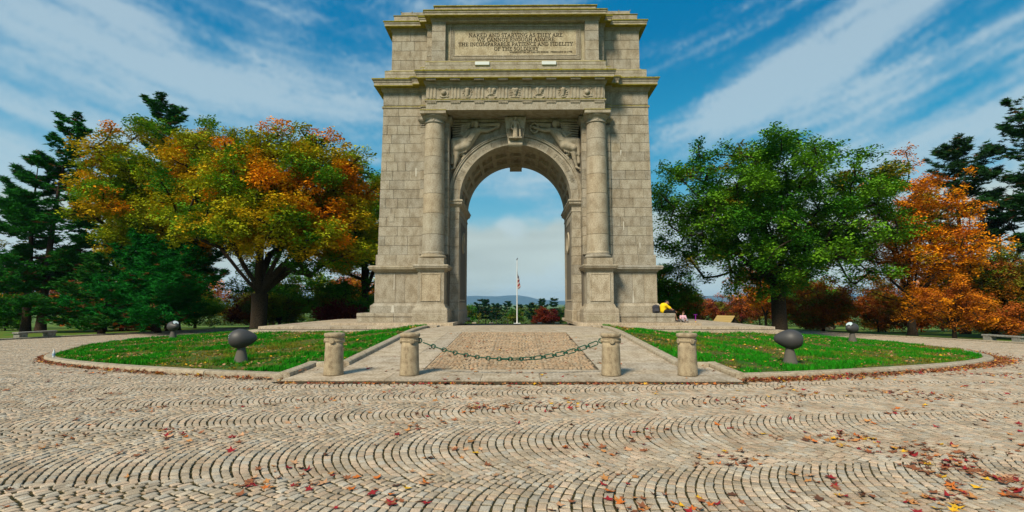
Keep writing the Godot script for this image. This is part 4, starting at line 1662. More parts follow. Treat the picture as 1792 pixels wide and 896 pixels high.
func attic(arch: Node) -> void:
	var path := outline(7.46, 4.85, 29.76, 29.3, 28.6)
	var g := Geo.new()
	g.col = Color(0.97, 0.97, 0.95)
	# blocking course and sloped base
	g.mold(path, [Vector2(0.30, 14.86), Vector2(0.32, 15.18), Vector2(0.305, 15.19), Vector2(0.305, 15.20), Vector2(0.32, 15.21), Vector2(0.32, 15.40), Vector2(0.22, 15.47), Vector2(0.08, 15.55), Vector2(0.03, 15.60), Vector2(0.0, 15.62)], true)
	var att := put(arch, "attic", g, M.stone)
	g = Geo.new()
	g.mold(path, [Vector2(0.2, 15.385), Vector2(0.328, 15.385), Vector2(0.328, 15.405), Vector2(0.26, 15.45)], true)
	put(att, "base_edge", g, M.moss)
	# core
	g = Geo.new()
	bx(g, -7.42, 7.42, 15.5, 18.2, 29.80, mirror(29.80))
	put(att, "core", g, M.joint)
	g = Geo.new()
	bx(g, -5.1, 5.1, 15.5, 18.2, 29.34, mirror(29.34))
	put(att, "core", g, M.joint)
	for k in 4:
		var y0 := 15.62 + 0.595 * k
		var y1 := y0 + 0.595
		for s in [-1.0, 1.0]:
			for back in [false, true]:
				var da := 29.76 if not back else mirror(30.2)
				var db := 30.2 if not back else mirror(29.76)
				var cut := [5.27, 6.35, 7.46] if k % 2 else [5.27, 5.9 if s > 0 else 6.1, 6.9, 7.46]
				for i in cut.size() - 1:
					block(att, s * cut[i], s * cut[i + 1], y0, y1, da, db, M.stone, "stone_block", 0.86, 1.04)
				block(att, s * 4.86, s * 5.265, y0, y1, 29.3 if not back else mirror(29.9), 29.9 if not back else mirror(29.3), M.stone, "stone_block", 0.84, 0.98)
				block(att, s * 4.05, s * 4.85, y0, y1, 28.6 if not back else mirror(29.3), 29.3 if not back else mirror(28.6), M.stone, "stone_block", 0.92, 1.06)
			for i in 3:
				block(att, s * 7.0, s * 7.46, y0, y1, lerpf(30.2, mirror(30.2), i / 3.0), lerpf(30.2, mirror(30.2), (i + 1) / 3.0), M.stone)
	# cornice
	g = Geo.new()
	g.col = Color(0.95, 0.95, 0.93)
	g.mold(path, [Vector2(-0.01, 17.99), Vector2(0.03, 18.0), Vector2(0.05, 18.03), Vector2(0.05, 18.11), Vector2(0.10, 18.13), Vector2(0.12, 18.19), Vector2(0.34, 18.20), Vector2(0.34, 18.18), Vector2(0.38, 18.18), Vector2(0.38, 18.30), Vector2(0.41, 18.33), Vector2(0.42, 18.40), Vector2(0.45, 18.46), Vector2(0.4, 18.5), Vector2(-0.05, 18.58)], true)
	put(att, "cornice", g, M.stone)
	g = Geo.new()
	g.mold(path, [Vector2(0.41, 18.395), Vector2(0.46, 18.43), Vector2(0.465, 18.47), Vector2(0.40, 18.51), Vector2(0.2, 18.54)], true)
	put(att, "cornice_lip", g, M.moss)
	g = Geo.new()
	g.mold(path, [Vector2(0.34, 18.172), Vector2(0.386, 18.172), Vector2(0.386, 18.2), Vector2(0.37, 18.21)], true)
	put(att, "drip_edge", g, M.moss)
	# dentils, too small to tell apart singly
	g = Geo.new()
	for back in [false, true]:
		var runs := [[-4.85, 4.85, 28.6], [-7.46, -5.3, 29.76], [5.3, 7.46, 29.76]]
		for r in runs:
			var n := int((r[1] - r[0]) / 0.115)
			for i in n:
				var x: float = r[0] + (i + 0.5) * (r[1] - r[0]) / n
				var d: float = r[2] if not back else mirror(r[2])
				var f := -1.0 if not back else 1.0
				g.box(Vector3(x - 0.033, 18.05, -d), Vector3(x + 0.033, 18.115, -d - 0.105 * f))
	put(att, "dentil_row", g, M.carved, "stuff")
	# blocking courses over the cornice
	var cx := [-4.8, -3.2, -1.6, 0.0, 1.6, 3.2, 4.8]
	for i in 6:
		block(att, cx[i], cx[i + 1], 18.55, 19.17, 29.05, 31.0, M.stone, "top_block", 0.85, 0.95)
		block(att, cx[i], cx[i + 1], 18.55, 19.17, 31.0, mirror(29.05), M.stone, "top_block", 0.85, 0.95)
	g = Geo.new()
	bx(g, -4.86, 4.86, 19.17, 19.235, 28.98, mirror(28.98), 0.012)
	put(att, "top_edge", g, M.moss)
	for s in [-1.0, 1.0]:
		for i in 3:
			block(att, s * lerpf(4.82, 7.38, i / 3.0), s * lerpf(4.82, 7.38, (i + 1) / 3.0), 18.55, 19.02, 29.76, mirror(29.76), M.stone, "top_block", 0.85, 0.95)
		g = Geo.new()
		bx(g, s * 4.87, s * 7.42, 19.02, 19.06, 29.72, mirror(29.72), 0.01)
		put(att, "top_edge", g, M.moss)
		for i in 4:
			var x0 := lerpf(4.3, 7.02, i / 4.0)
			block(att, s * x0, s * lerpf(4.3, 7.02, (i + 1) / 4.0), 19.06, 19.44, 30.05, mirror(30.05), M.stone, "top_block", 0.85, 0.95)
			g = Geo.new()
			bx(g, s * (x0 + 0.66), s * (x0 + 0.70), 19.43, 19.49, 30.02, mirror(30.02), 0.006)
			put(att, "roof_seam", g, M.moss)
	# inscribed tablet in its frame
	g = Geo.new()
	g.col = Color(1.05, 1.0, 0.88)
	bx(g, -4.05, 4.05, 15.6, 18.0, 28.87, 29.3)
	put(att, "panel_wall", g, M.stone)
	var x0 := -3.82
	var x1 := 3.82
	var y0 := 15.78
	var y1 := 17.86
	g = Geo.new()
	for w in [[0.0, 0.06, 28.80], [0.07, 0.20, 28.835], [0.21, 0.27, 28.81]]:
		var a: float = w[0]
		var b: float = w[1]
		bx(g, x0 + a, x1 - a, y1 - b, y1 - a, w[2], 28.9, 0.012)
		bx(g, x0 + a, x1 - a, y0 + a, y0 + b, w[2], 28.9, 0.012)
		bx(g, x0 + a, x0 + b, y0 + b, y1 - b, w[2], 28.9, 0.012)
		bx(g, x1 - b, x1 - a, y0 + b, y1 - b, w[2], 28.9, 0.012)
	put(att, "panel_frame", g, M.stone)
	# small carved leaves that fill the frame
	g = Geo.new()
	for i in 68:
		var x := lerpf(x0 + 0.12, x1 - 0.12, i / 67.0)
		for y in [y1 - 0.135, y0 + 0.135]:
			g.box(Vector3(x - 0.035, y - 0.045, -28.84), Vector3(x + 0.025, y + 0.045, -28.815), 0.01)
	for i in 17:
		var y := lerpf(y0 + 0.22, y1 - 0.22, i / 16.0)
		for x in [x0 + 0.135, x1 - 0.135]:
			g.box(Vector3(x - 0.05, y - 0.035, -28.84), Vector3(x + 0.05, y + 0.03, -28.812), 0.01)
	put(att, "frame_carving", g, M.carved, "stuff")
	g = Geo.new()
	g.col = Color(1.12, 1.06, 0.92)
	bx(g, x0 + 0.27, x1 - 0.27, y0 + 0.27, y1 - 0.27, 28.845, 28.9)
	var tablet := put(att, "tablet", g, M.column)
	# lines: text, middle x, baseline-to-top middle y, width, height
	var lines := [["NAKED AND STARVING AS THEY ARE", 0.02, 17.27, 5.48, 0.225], ["WE CANNOT ENOUGH ADMIRE", 0.02, 17.00, 4.55, 0.225], ["THE INCOMPARABLE PATIENCE AND FIDELITY", 0.02, 16.72, 6.70, 0.225], ["OF THE SOLDIERY", 0.06, 16.44, 2.60, 0.225], ["WASHINGTON AT VALLEY FORGE   FEBRUARY 16 1778", 1.50, 16.23, 3.66, 0.10]]
	for l in lines:
		var t := word(l[0], l[4] / 0.72 * 0.72, M.letter, 0.02)
		var o := put(att, "inscription", t, M.letter)
		var wide: float = maxf(t.get_aabb().size.x, 0.01)
		var high: float = maxf(t.get_aabb().size.y, 0.01)
		o.position = Vector3(l[1], l[2], -28.838) - org
		o.scale = Vector3(l[3] / wide, l[4] / high, 1.0)
	# two pale lamp boxes on the blocking course
	for x in [-1.88, 1.93]:
		g = Geo.new()
		bx(g, x - 0.41, x + 0.41, 15.17, 15.37, 28.2, 28.34, 0.01)
		put(att, "pale_box", g, M.white_panel)

# ---------------------------------------------------------------- small things on the ground
func build_bollards() -> void:
	var spots := [[-3.89, 11.42, "pale stone bollard at the left end of the row, without a chain"], [-2.22, 11.42, "brown stained stone bollard that holds the left end of the green chain"], [2.19, 11.42, "stone bollard that holds the right end of the green chain"], [3.85, 11.42, "clean stone bollard at the right end of the row, without a chain"]]
	var first: Node3D
	for i in 4:
		var p: Array = spots[i]
		var at := Vector3(p[0], axis(p[1]), -p[1])
		if i > 0:
			copy(first, at, [0.0, 0.35, -0.1, 0.2][i], p[2])
			continue
		first = thing("stone_bollard", p[2], "bollard", at, 0.0, "bollards in front of the walk")
		org = Vector3.ZERO
		var g := Geo.new()
		g.lathe([Vector2(0.0, 0.0), Vector2(0.218, 0.0), Vector2(0.214, 0.03), Vector2(0.205, 0.25), Vector2(0.193, 0.6), Vector2(0.187, 0.70), Vector2(0.0, 0.70)], 32, true)
		put(first, "shaft", g, M.bollard)
		g = Geo.new()
		g.lathe([Vector2(0.18, 0.69), Vector2(0.187, 0.70), Vector2(0.188, 0.725), Vector2(0.200, 0.73), Vector2(0.203, 0.745), Vector2(0.200, 0.76), Vector2(0.188, 0.765), Vector2(0.190, 0.80), Vector2(0.198, 0.825), Vector2(0.0, 0.83)], 32)
		put(first, "collar", g, M.bollard)
		g = Geo.new()
		var cap := [Vector2(0.0, 0.82), Vector2(0.20, 0.825)]
		for k in 7:
			var a := -PI / 2 + PI * k / 6.0
			cap.append(Vector2(0.200 + 0.024 * cos(a), 0.866 + 0.042 * sin(a)))
		cap += [Vector2(0.15, 0.915), Vector2(0.0, 0.918)]
		g.lathe(cap, 32, true)
		put(first, "cap", g, M.bollard)
		for k in 4:
			var a := PI * 0.5 * k + 0.05
			var d := Vector3(sin(a), 0, cos(a))
			g = Geo.new()
			g.xf = Transform3D(Basis(d.cross(Vector3.UP), d, Vector3.UP) if false else Basis(Vector3.UP.cross(d), d, Vector3.UP).orthonormalized(), d * 0.185 + Vector3(0, 0.742, 0))
			g.lathe([Vector2(0.056, -0.02), Vector2(0.056, 0.030), Vector2(0.045, 0.036), Vector2(0.0, 0.036)], 16)
			put(first, "boss", g, M.bollard)

func link(g: Geo, at: Vector3, along: Vector3, face_dir: Vector3, half: float, wide: float, r: float) -> void:
	var x := along.normalized()
	var z := (face_dir - x * face_dir.dot(x)).normalized()
	var y := z.cross(x)
	var p := []
	var rr := []
	for i in 16:
		var a := TAU * i / 16.0
		var c := Vector2(cos(a) * wide, sin(a) * wide)
		c.x += (half - wide) * (1.0 if cos(a) > 0.0 else -1.0)
		p.append(at + x * c.x + y * c.y)
		rr.append(r)
	g.tube(p, rr, 7, false, true)

func build_chain() -> void:
	var a := Vector3(-2.03, axis(11.42) + 0.742, -11.42)
	var b := Vector3(2.0, axis(11.42) + 0.742, -11.42)
	var t := thing("chain", "weathered green iron chain hanging between the two middle bollards", "chain", (a + b) * 0.5 + Vector3(0, -0.38, 0))
	var curve := func(u: float) -> Vector3:
		var p := a.lerp(b, u)
		p.y -= 0.40 * (1.0 - pow(absf(2.0 * u - 1.0), 2.1))
		return p
	for e in [a, b]:
		var g := Geo.new()
		link(g, e + Vector3(0.02 * signf(-e.x), 0, 0), Vector3.RIGHT, Vector3(0, 0.2, 1), 0.05, 0.05, 0.014)
		put(t, "ring", g, M.chain)
	var n := 16
	for i in n:
		var u0 := 0.02 + 0.96 * i / n
		var u1 := 0.02 + 0.96 * (i + 1) / n
		var p0: Vector3 = curve.call(u0)
		var p1: Vector3 = curve.call(u1)
		var d := (p1 - p0).normalized()
		var roll := lerpf(1.45, 0.1, ss(0.35, 0.8, (u0 + u1) * 0.5))
		var up := d.cross(Vector3(0, 0, 1)).normalized()
		var f := Vector3(0, 0, 1) * cos(roll) + up * sin(roll)
		var g := Geo.new()
		link(g, p0.lerp(p1, 0.52), d, f, (p1 - p0).length() * 0.43, 0.043, 0.0125)
		put(t, "long_link", g, M.chain)
		if i < n - 1:
			g = Geo.new()
			link(g, p1 + d * 0.003, d, f.cross(d), 0.048, 0.038, 0.0125)
			put(t, "short_link", g, M.chain)

func build_lamps() -> void:
	var spots := [[-6.98, 13.35, 0.85, "dark bullet uplight on a cone base at the left front of the lawn"], [7.08, 13.35, -0.85, "dark bullet uplight on a cone base at the right front of the lawn"],
		[-17.0, 25.6, -0.15, "uplight with pale lens at the far left rim of the lawn under the pines"], [15.6, 24.2, 0.15, "uplight with pale lens at the far right rim of the lawn before the orange maple"]]
	var first: Node3D
	for i in 4:
		var p: Array = spots[i]
		var at := Vector3(p[0], lawn(p[0], p[1]) - 0.02, -p[1])
		var to := Vector3(0, 0, CZ) - at
		var turn := atan2(-to.z, to.x) if i < 2 else atan2(-(to.z + 14.0), to.x)
		if i > 1:
			turn = -0.5 if i == 2 else PI + 0.5
		if i == 0:
			turn = 0.45
		if i == 1:
			turn = PI - 0.45
		if i == 1 or i == 3:
			copy(first, at, turn, p[3])
			continue
		var show := 0.105 if i > 1 else 0.0
		first = thing("uplight", p[3], "lamp", at, turn, "uplights round the lawn")
		org = Vector3.ZERO
		var g := Geo.new()
		g.lathe([Vector2(0.0, 0.0), Vector2(0.185, 0.0), Vector2(0.17, 0.05), Vector2(0.125, 0.25), Vector2(0.095, 0.38), Vector2(0.09, 0.44), Vector2(0.0, 0.44)], 24, true)
		put(first, "base", g, M.lamp_stem)
		g = Geo.new()
		# egg that lies along x, blunt end back, lens end forward and a little up
		g.xf = Transform3D(Basis(Vector3(0, 0, 1), 0.03) * Basis(Vector3(0, 0, 1), -PI / 2), Vector3(0.0, 0.63, 0))
		var egg := []
		for k in 17:
			var u := k / 16.0
			var a := PI * u
			var x := -cos(a) * 0.335 + 0.02
			var r := 0.262 * pow(sin(a), 0.74) * (1.0 - 0.42 * ss(-0.10, 0.42, x))
			egg.append(Vector2(maxf(r, 0.0), x))
		g.lathe(egg, 32, true)
		put(first, "housing", g, M.iron)
		g = Geo.new()
		g.xf = Transform3D(Basis(Vector3(0, 0, 1), 0.80) * Basis(Vector3(0, 0, 1), -PI / 2), Vector3(0.0, 0.63, 0)) * Transform3D(Basis(), Vector3(0, 0.045 + show, 0))
		g.lathe([Vector2(0.15, 0.0), Vector2(0.15, 0.115), Vector2(0.135, 0.12), Vector2(0.13, 0.105), Vector2(0.0, 0.10)], 28)
		put(first, "lens_ring", g, M.iron)
		g = Geo.new()
		g.xf = Transform3D(Basis(Vector3(0, 0, 1), 0.80) * Basis(Vector3(0, 0, 1), -PI / 2), Vector3(0.0, 0.63, 0)) * Transform3D(Basis(), Vector3(0, 0.045 + show, 0))
		g.lathe([Vector2(0.131, 0.108), Vector2(0.09, 0.115), Vector2(0.0, 0.118)], 28, true)
		put(first, "lens", g, M.lens)
		g = Geo.new()
		var back := Transform3D(Basis(Vector3(0, 0, 1), 0.03), Vector3(0.0, 0.63, 0))
		for q in [Vector3(-0.30, 0.10, 0.05), Vector3(-0.27, 0.13, 0.09), Vector3(-0.29, 0.05, 0.11)]:
			g.xf = back * Transform3D(Basis(), q)
			g.lathe([Vector2(0.0, -0.012), Vector2(0.012, 0.0), Vector2(0.0, 0.012)], 8)
		put(first, "screw", g, M.white_panel)

func build_benches() -> void:
	var first: Node3D
	for p in [[-30.5, 32.6, PI / 2 - 0.12, "grey stone bench beyond the road on the left, under the pines"], [30.65, 33.0, PI / 2 + 0.12, "grey stone bench beyond the road on the right, before orange trees"]]:
		var at := Vector3(p[0], ground(p[0], p[1]) - 0.02, -p[1])
		if first:
			copy(first, at, p[2], p[3])
			continue
		first = thing("stone_bench", p[3], "bench", at, p[2], "stone benches by the ring road")
		org = Vector3.ZERO
		var g := Geo.new()
		g.box(Vector3(-1.2, 0.36, -0.24), Vector3(1.2, 0.47, 0.24), 0.02)
		put(first, "seat", g, M.grey_stone)
		for s in [-1.0, 1.0]:
			g = Geo.new()
			g.box(Vector3(s * 0.62, 0.0, -0.22), Vector3(s * 1.12, 0.36, 0.22), 0.015)
			put(first, "leg", g, M.grey_stone)

func build_flag() -> void:
	var x := 0.02
	var d := 60.0
	var t := thing("flagpole", "white flagpole on a square white base seen through the arch", "flagpole", Vector3(x, ground(x, d) - 0.05, -d))
	org = Vector3.ZERO
	var white := mat(lin(0.72, 0.72, 0.68), 0.5)
	var g := Geo.new()
	g.box(Vector3(-0.44, 0.0, -0.44), Vector3(0.44, 0.30, 0.44), 0.02)
	g.box(Vector3(-0.40, 0.30, -0.40), Vector3(0.40, 0.40, 0.40), 0.03)
	put(t, "base", g, white)
	g = Geo.new()
	g.xf = Transform3D(Basis(Vector3.RIGHT, PI / 2), Vector3(0, 0.2, 0.44))
	g.lathe([Vector2(0.07, -0.01), Vector2(0.07, 0.015), Vector2(0.0, 0.02)], 12)
	put(t, "badge", g, M.iron)
	g = Geo.new()
	g.lathe([Vector2(0.075, 0.4), Vector2(0.07, 2.0), Vector2(0.05, 5.0), Vector2(0.035, 7.75), Vector2(0.0, 7.76)], 14)
	put(t, "pole", g, white)
	g = Geo.new()
	g.skin([[Vector3(-0.02, 7.82, 0), Vector3(0.07, 7.92, 0), 0.05, 0.04], [Vector3(0.05, 7.92, 0), Vector3(0.10, 7.98, 0), 0.05, 0.02], [Vector3(-0.02, 7.80, 0), Vector3(0.0, 7.74, 0), 0.05, 0.05]], 0.015, 0.02)
	put(t, "finial", g, M.iron)
	# flag hanging limp: folds gathered along the pole
	var f := thing("flag", "limp red, white and blue striped flag hanging from the white pole", "flag", Vector3(x + 0.06, ground(x, d) + 4.3, -d))
	org = Vector3.ZERO
	var red := Color(0.36, 0.02, 0.03)
	var wht := Color(0.66, 0.63, 0.6)
	var blu := Color(0.02, 0.03, 0.10)
	g = Geo.new()
	var rows := 60
	var prev := []
	for i in rows + 1:
		var v := i / float(rows)
		var ring := []
		for k in 17:
			var u := k / 16.0
			var fold := sin(u * 17.0 + v * 2.6) * 0.07 * (0.3 + u)
			var sw := 0.06 + (0.32 + 0.06 * sin(v * 9.0)) * pow(v, 0.6) * (1.0 - 0.55 * ss(0.75, 1.0, v))
			ring.append(Vector3(u * sw, 2.0 * (1.0 - v) - u * 0.45 * (1.0 - v) + 0.02 * sin(u * 9.0), fold))
		if prev:
			for k in 16:
				var s := v * 7.6 + (k / 16.0) * 1.9
				g.col = red if int(s) % 2 == 0 else wht
				if v < 0.36 and k < 9:
					g.col = blu
				g.face([prev[k], prev[k + 1], ring[k + 1], ring[k]], Vector3(0, 0, 1))
		prev = ring
	put(f, "cloth", g, M.fallen)
	# four low pale blocks beside the floor behind the arch
	var lab := ["pale low stone block by the left foot of the arch opening", "pale low stone block left of the flagpole", "pale low stone block right of the flagpole", "pale low stone block by the right foot of the arch opening"]
	var xs := [-3.62, -2.15, 2.0, 3.5]
	for i in 4:
		var b := thing("low_stone_block", lab[i], "stone block", Vector3(xs[i], axis(44.5) - 0.05, -44.5), 0.0, "low blocks behind the arch")
		org = Vector3.ZERO
		g = Geo.new()
		g.box(Vector3(-0.17, 0.0, -0.3), Vector3(0.17, 0.10, 0.3), 0.015)
		put(b, "foot", g, M.slab)
		g = Geo.new()
		g.box(Vector3(-0.19, 0.10, -0.32), Vector3(0.19, 0.2, 0.32), 0.02)
		put(b, "top", g, M.slab)

func hand_bones(w: Vector3, dir: Vector3, palm: Vector3, s: float) -> Array:
	# wrist, direction of the fingers, direction the palm faces; five fingers that curl
	var side := dir.cross(palm).normalized()
	var b := []
	for i in 4:
		var o := (i - 1.5) * 0.021 * s
		var root := w + dir * 0.085 * s + side * o
		b.append([w + dir * 0.02 * s + side * o * 0.7, root, 0.014 * s, 0.011 * s])
		var l: float = [0.066, 0.078, 0.073, 0.058][i] * s
		var m := root + dir * l * 0.5 + palm * l * 0.22
		b.append([root, m, 0.0095 * s, 0.0085 * s])
		b.append([m, m + dir * l * 0.28 + palm * l * 0.5, 0.0085 * s, 0.007 * s])
	var th := w + dir * 0.03 * s - side * 0.035 * s
	b.append([w + dir * 0.015 * s - side * 0.015 * s, th, 0.014 * s, 0.011 * s])
	b.append([th, th + dir * 0.035 * s - side * 0.015 * s + palm * 0.02 * s, 0.0105 * s, 0.009 * s])
	b.append([th + dir * 0.035 * s - side * 0.015 * s + palm * 0.02 * s, th + dir * 0.062 * s - side * 0.008 * s + palm * 0.035 * s, 0.009 * s, 0.007 * s])
	return b

# a figure with its bends at the joints given; one skin for the body, clothes over it
func person(called: String, label: String, at: Vector3, j: Dictionary, s: float, skin_c: Color, hair_c: Color, shirt_c: Color, legs_c: Color, shoe_c: Color, stout: float) -> void:
	var t := thing(called, label, "person", at)
	org = Vector3.ZERO
	var skin_m := mat(skin_c.linear_to_srgb(), 0.6)
	var b := []
	var head: Vector3 = j.head
	var fw: Vector3 = j.look
	var sd := fw.cross(Vector3.UP).normalized()
	var up := sd.cross(fw).normalized()
	b += [[j.hip, j.chest, 0.13 * s * stout, 0.14 * s * stout], [j.chest, j.neck, 0.11 * s * stout, 0.06 * s], [j.neck, head - up * 0.06 * s, 0.055 * s, 0.055 * s]]
	for q in ["l", "r"]:
		b += [[j.chest + (j["sh_" + q] - j.chest) * 0.5, j["sh_" + q], 0.08 * s * stout, 0.062 * s], [j["sh_" + q], j["el_" + q], 0.052 * s, 0.043 * s], [j["el_" + q], j["wr_" + q], 0.042 * s, 0.028 * s]]
		b += [[j["hp_" + q], j["kn_" + q], 0.088 * s, 0.06 * s], [j["kn_" + q], j["an_" + q], 0.056 * s, 0.036 * s], [j["an_" + q], j["to_" + q], 0.036 * s, 0.028 * s]]
	var g := Geo.new()
	g.skin(b, 0.016, 0.05 * s)
	# head with face and ears on a finer grid
	var h := [[head + up * 0.03 * s - fw * 0.015 * s, head + up * 0.03 * s + fw * 0.01 * s, 0.088 * s, 0.082 * s], [head - up * 0.03 * s + fw * 0.02 * s, head - up * 0.075 * s + fw * 0.05 * s, 0.062 * s, 0.035 * s], [j.neck + up * 0.02 * s, head - up * 0.03 * s, 0.05 * s, 0.055 * s],
		[head + fw * 0.085 * s + up * 0.005 * s, head + fw * 0.108 * s - up * 0.022 * s, 0.012 * s, 0.015 * s], [head + fw * 0.083 * s - up * 0.055 * s + sd * 0.018 * s, head + fw * 0.083 * s - up * 0.055 * s - sd * 0.018 * s, 0.009 * s, 0.009 * s]]
	for q in [-1.0, 1.0]:
		h.append([head + sd * q * 0.085 * s + up * 0.02 * s, head + sd * q * 0.088 * s - up * 0.022 * s, 0.018 * s, 0.012 * s])
		h.append([head + fw * 0.072 * s + sd * q * 0.03 * s + up * 0.022 * s, head + fw * 0.074 * s + sd * q * 0.036 * s + up * 0.022 * s, 0.014 * s, 0.014 * s])
	g.skin(h, 0.006, 0.02 * s)
	for q in ["l", "r"]:
		var d: Vector3 = (j["wr_" + q] - j["el_" + q]).normalized()
		var pv: Vector3 = j.palm
		g.skin(hand_bones(j["wr_" + q], d, (pv - d * pv.dot(d)).normalized(), s), 0.004, 0.008)
	put(t, "body", g, skin_m)
	g = Geo.new()
	for q in [-1.0, 1.0]:
		g.xf = Transform3D(Basis(), head + fw * 0.085 * s + sd * q * 0.033 * s + up * 0.022 * s)
		g.lathe([Vector2(0, -0.006), Vector2(0.007, 0), Vector2(0, 0.006)], 8)
	put(t, "eyes", g, mat(Color(0.05, 0.04, 0.03), 0.3))
	g = Geo.new()
	var hb := [[head + up * 0.055 * s - fw * 0.035 * s, head + up * 0.06 * s + fw * 0.02 * s, 0.088 * s, 0.072 * s], [head + up * 0.02 * s - fw * 0.05 * s, head - up * 0.04 * s - fw * 0.05 * s, 0.078 * s, 0.055 * s]]
	if j.has("bun"):
		hb.append([head + up * 0.12 * s - fw * 0.06 * s, head + up * 0.15 * s - fw * 0.09 * s, 0.045 * s, 0.04 * s])
	g.skin(hb, 0.010, 0.03)
	put(t, "hair", g, mat(hair_c.linear_to_srgb(), 0.7))
	g = Geo.new()
	var sh := [[j.hip, j.chest, 0.165 * s * stout, 0.165 * s * stout], [j.chest, j.neck - Vector3(0, 0.05 * s, 0), 0.14 * s * stout, 0.085 * s]]
	for q in ["l", "r"]:
		sh += [[j.chest + (j["sh_" + q] - j.chest) * 0.4, j["sh_" + q], 0.11 * s * stout, 0.085 * s], [j["sh_" + q], j["sh_" + q].lerp(j["el_" + q], 0.75), 0.078 * s, 0.075 * s]]
	g.skin(sh, 0.016, 0.06 * s)
	put(t, "shirt", g, mat(shirt_c.linear_to_srgb(), 0.9))
	g = Geo.new()
	var tr := []
	for q in ["l", "r"]:
		tr += [[j.hip - Vector3(0, 0.03 * s, 0), j["hp_" + q], 0.14 * s * stout, 0.11 * s], [j["hp_" + q], j["kn_" + q], 0.105 * s, 0.078 * s]]
		if j.has("long"):
			tr.append([j["kn_" + q], j["an_" + q].lerp(j["kn_" + q], 0.12), 0.074 * s, 0.052 * s])
		else:
			tr.append([j["kn_" + q], j["kn_" + q].lerp(j["an_" + q], 0.15), 0.08 * s, 0.07 * s])
	g.skin(tr, 0.016, 0.04 * s)
	put(t, "trousers", g, mat(legs_c.linear_to_srgb(), 0.9))
	for q in ["l", "r"]:
		g = Geo.new()
		g.skin([[j["an_" + q] - Vector3(0, 0.02 * s, 0), j["to_" + q], 0.048 * s, 0.04 * s]], 0.012, 0.02)
		put(t, "shoe", g, mat(shoe_c.linear_to_srgb(), 0.6))

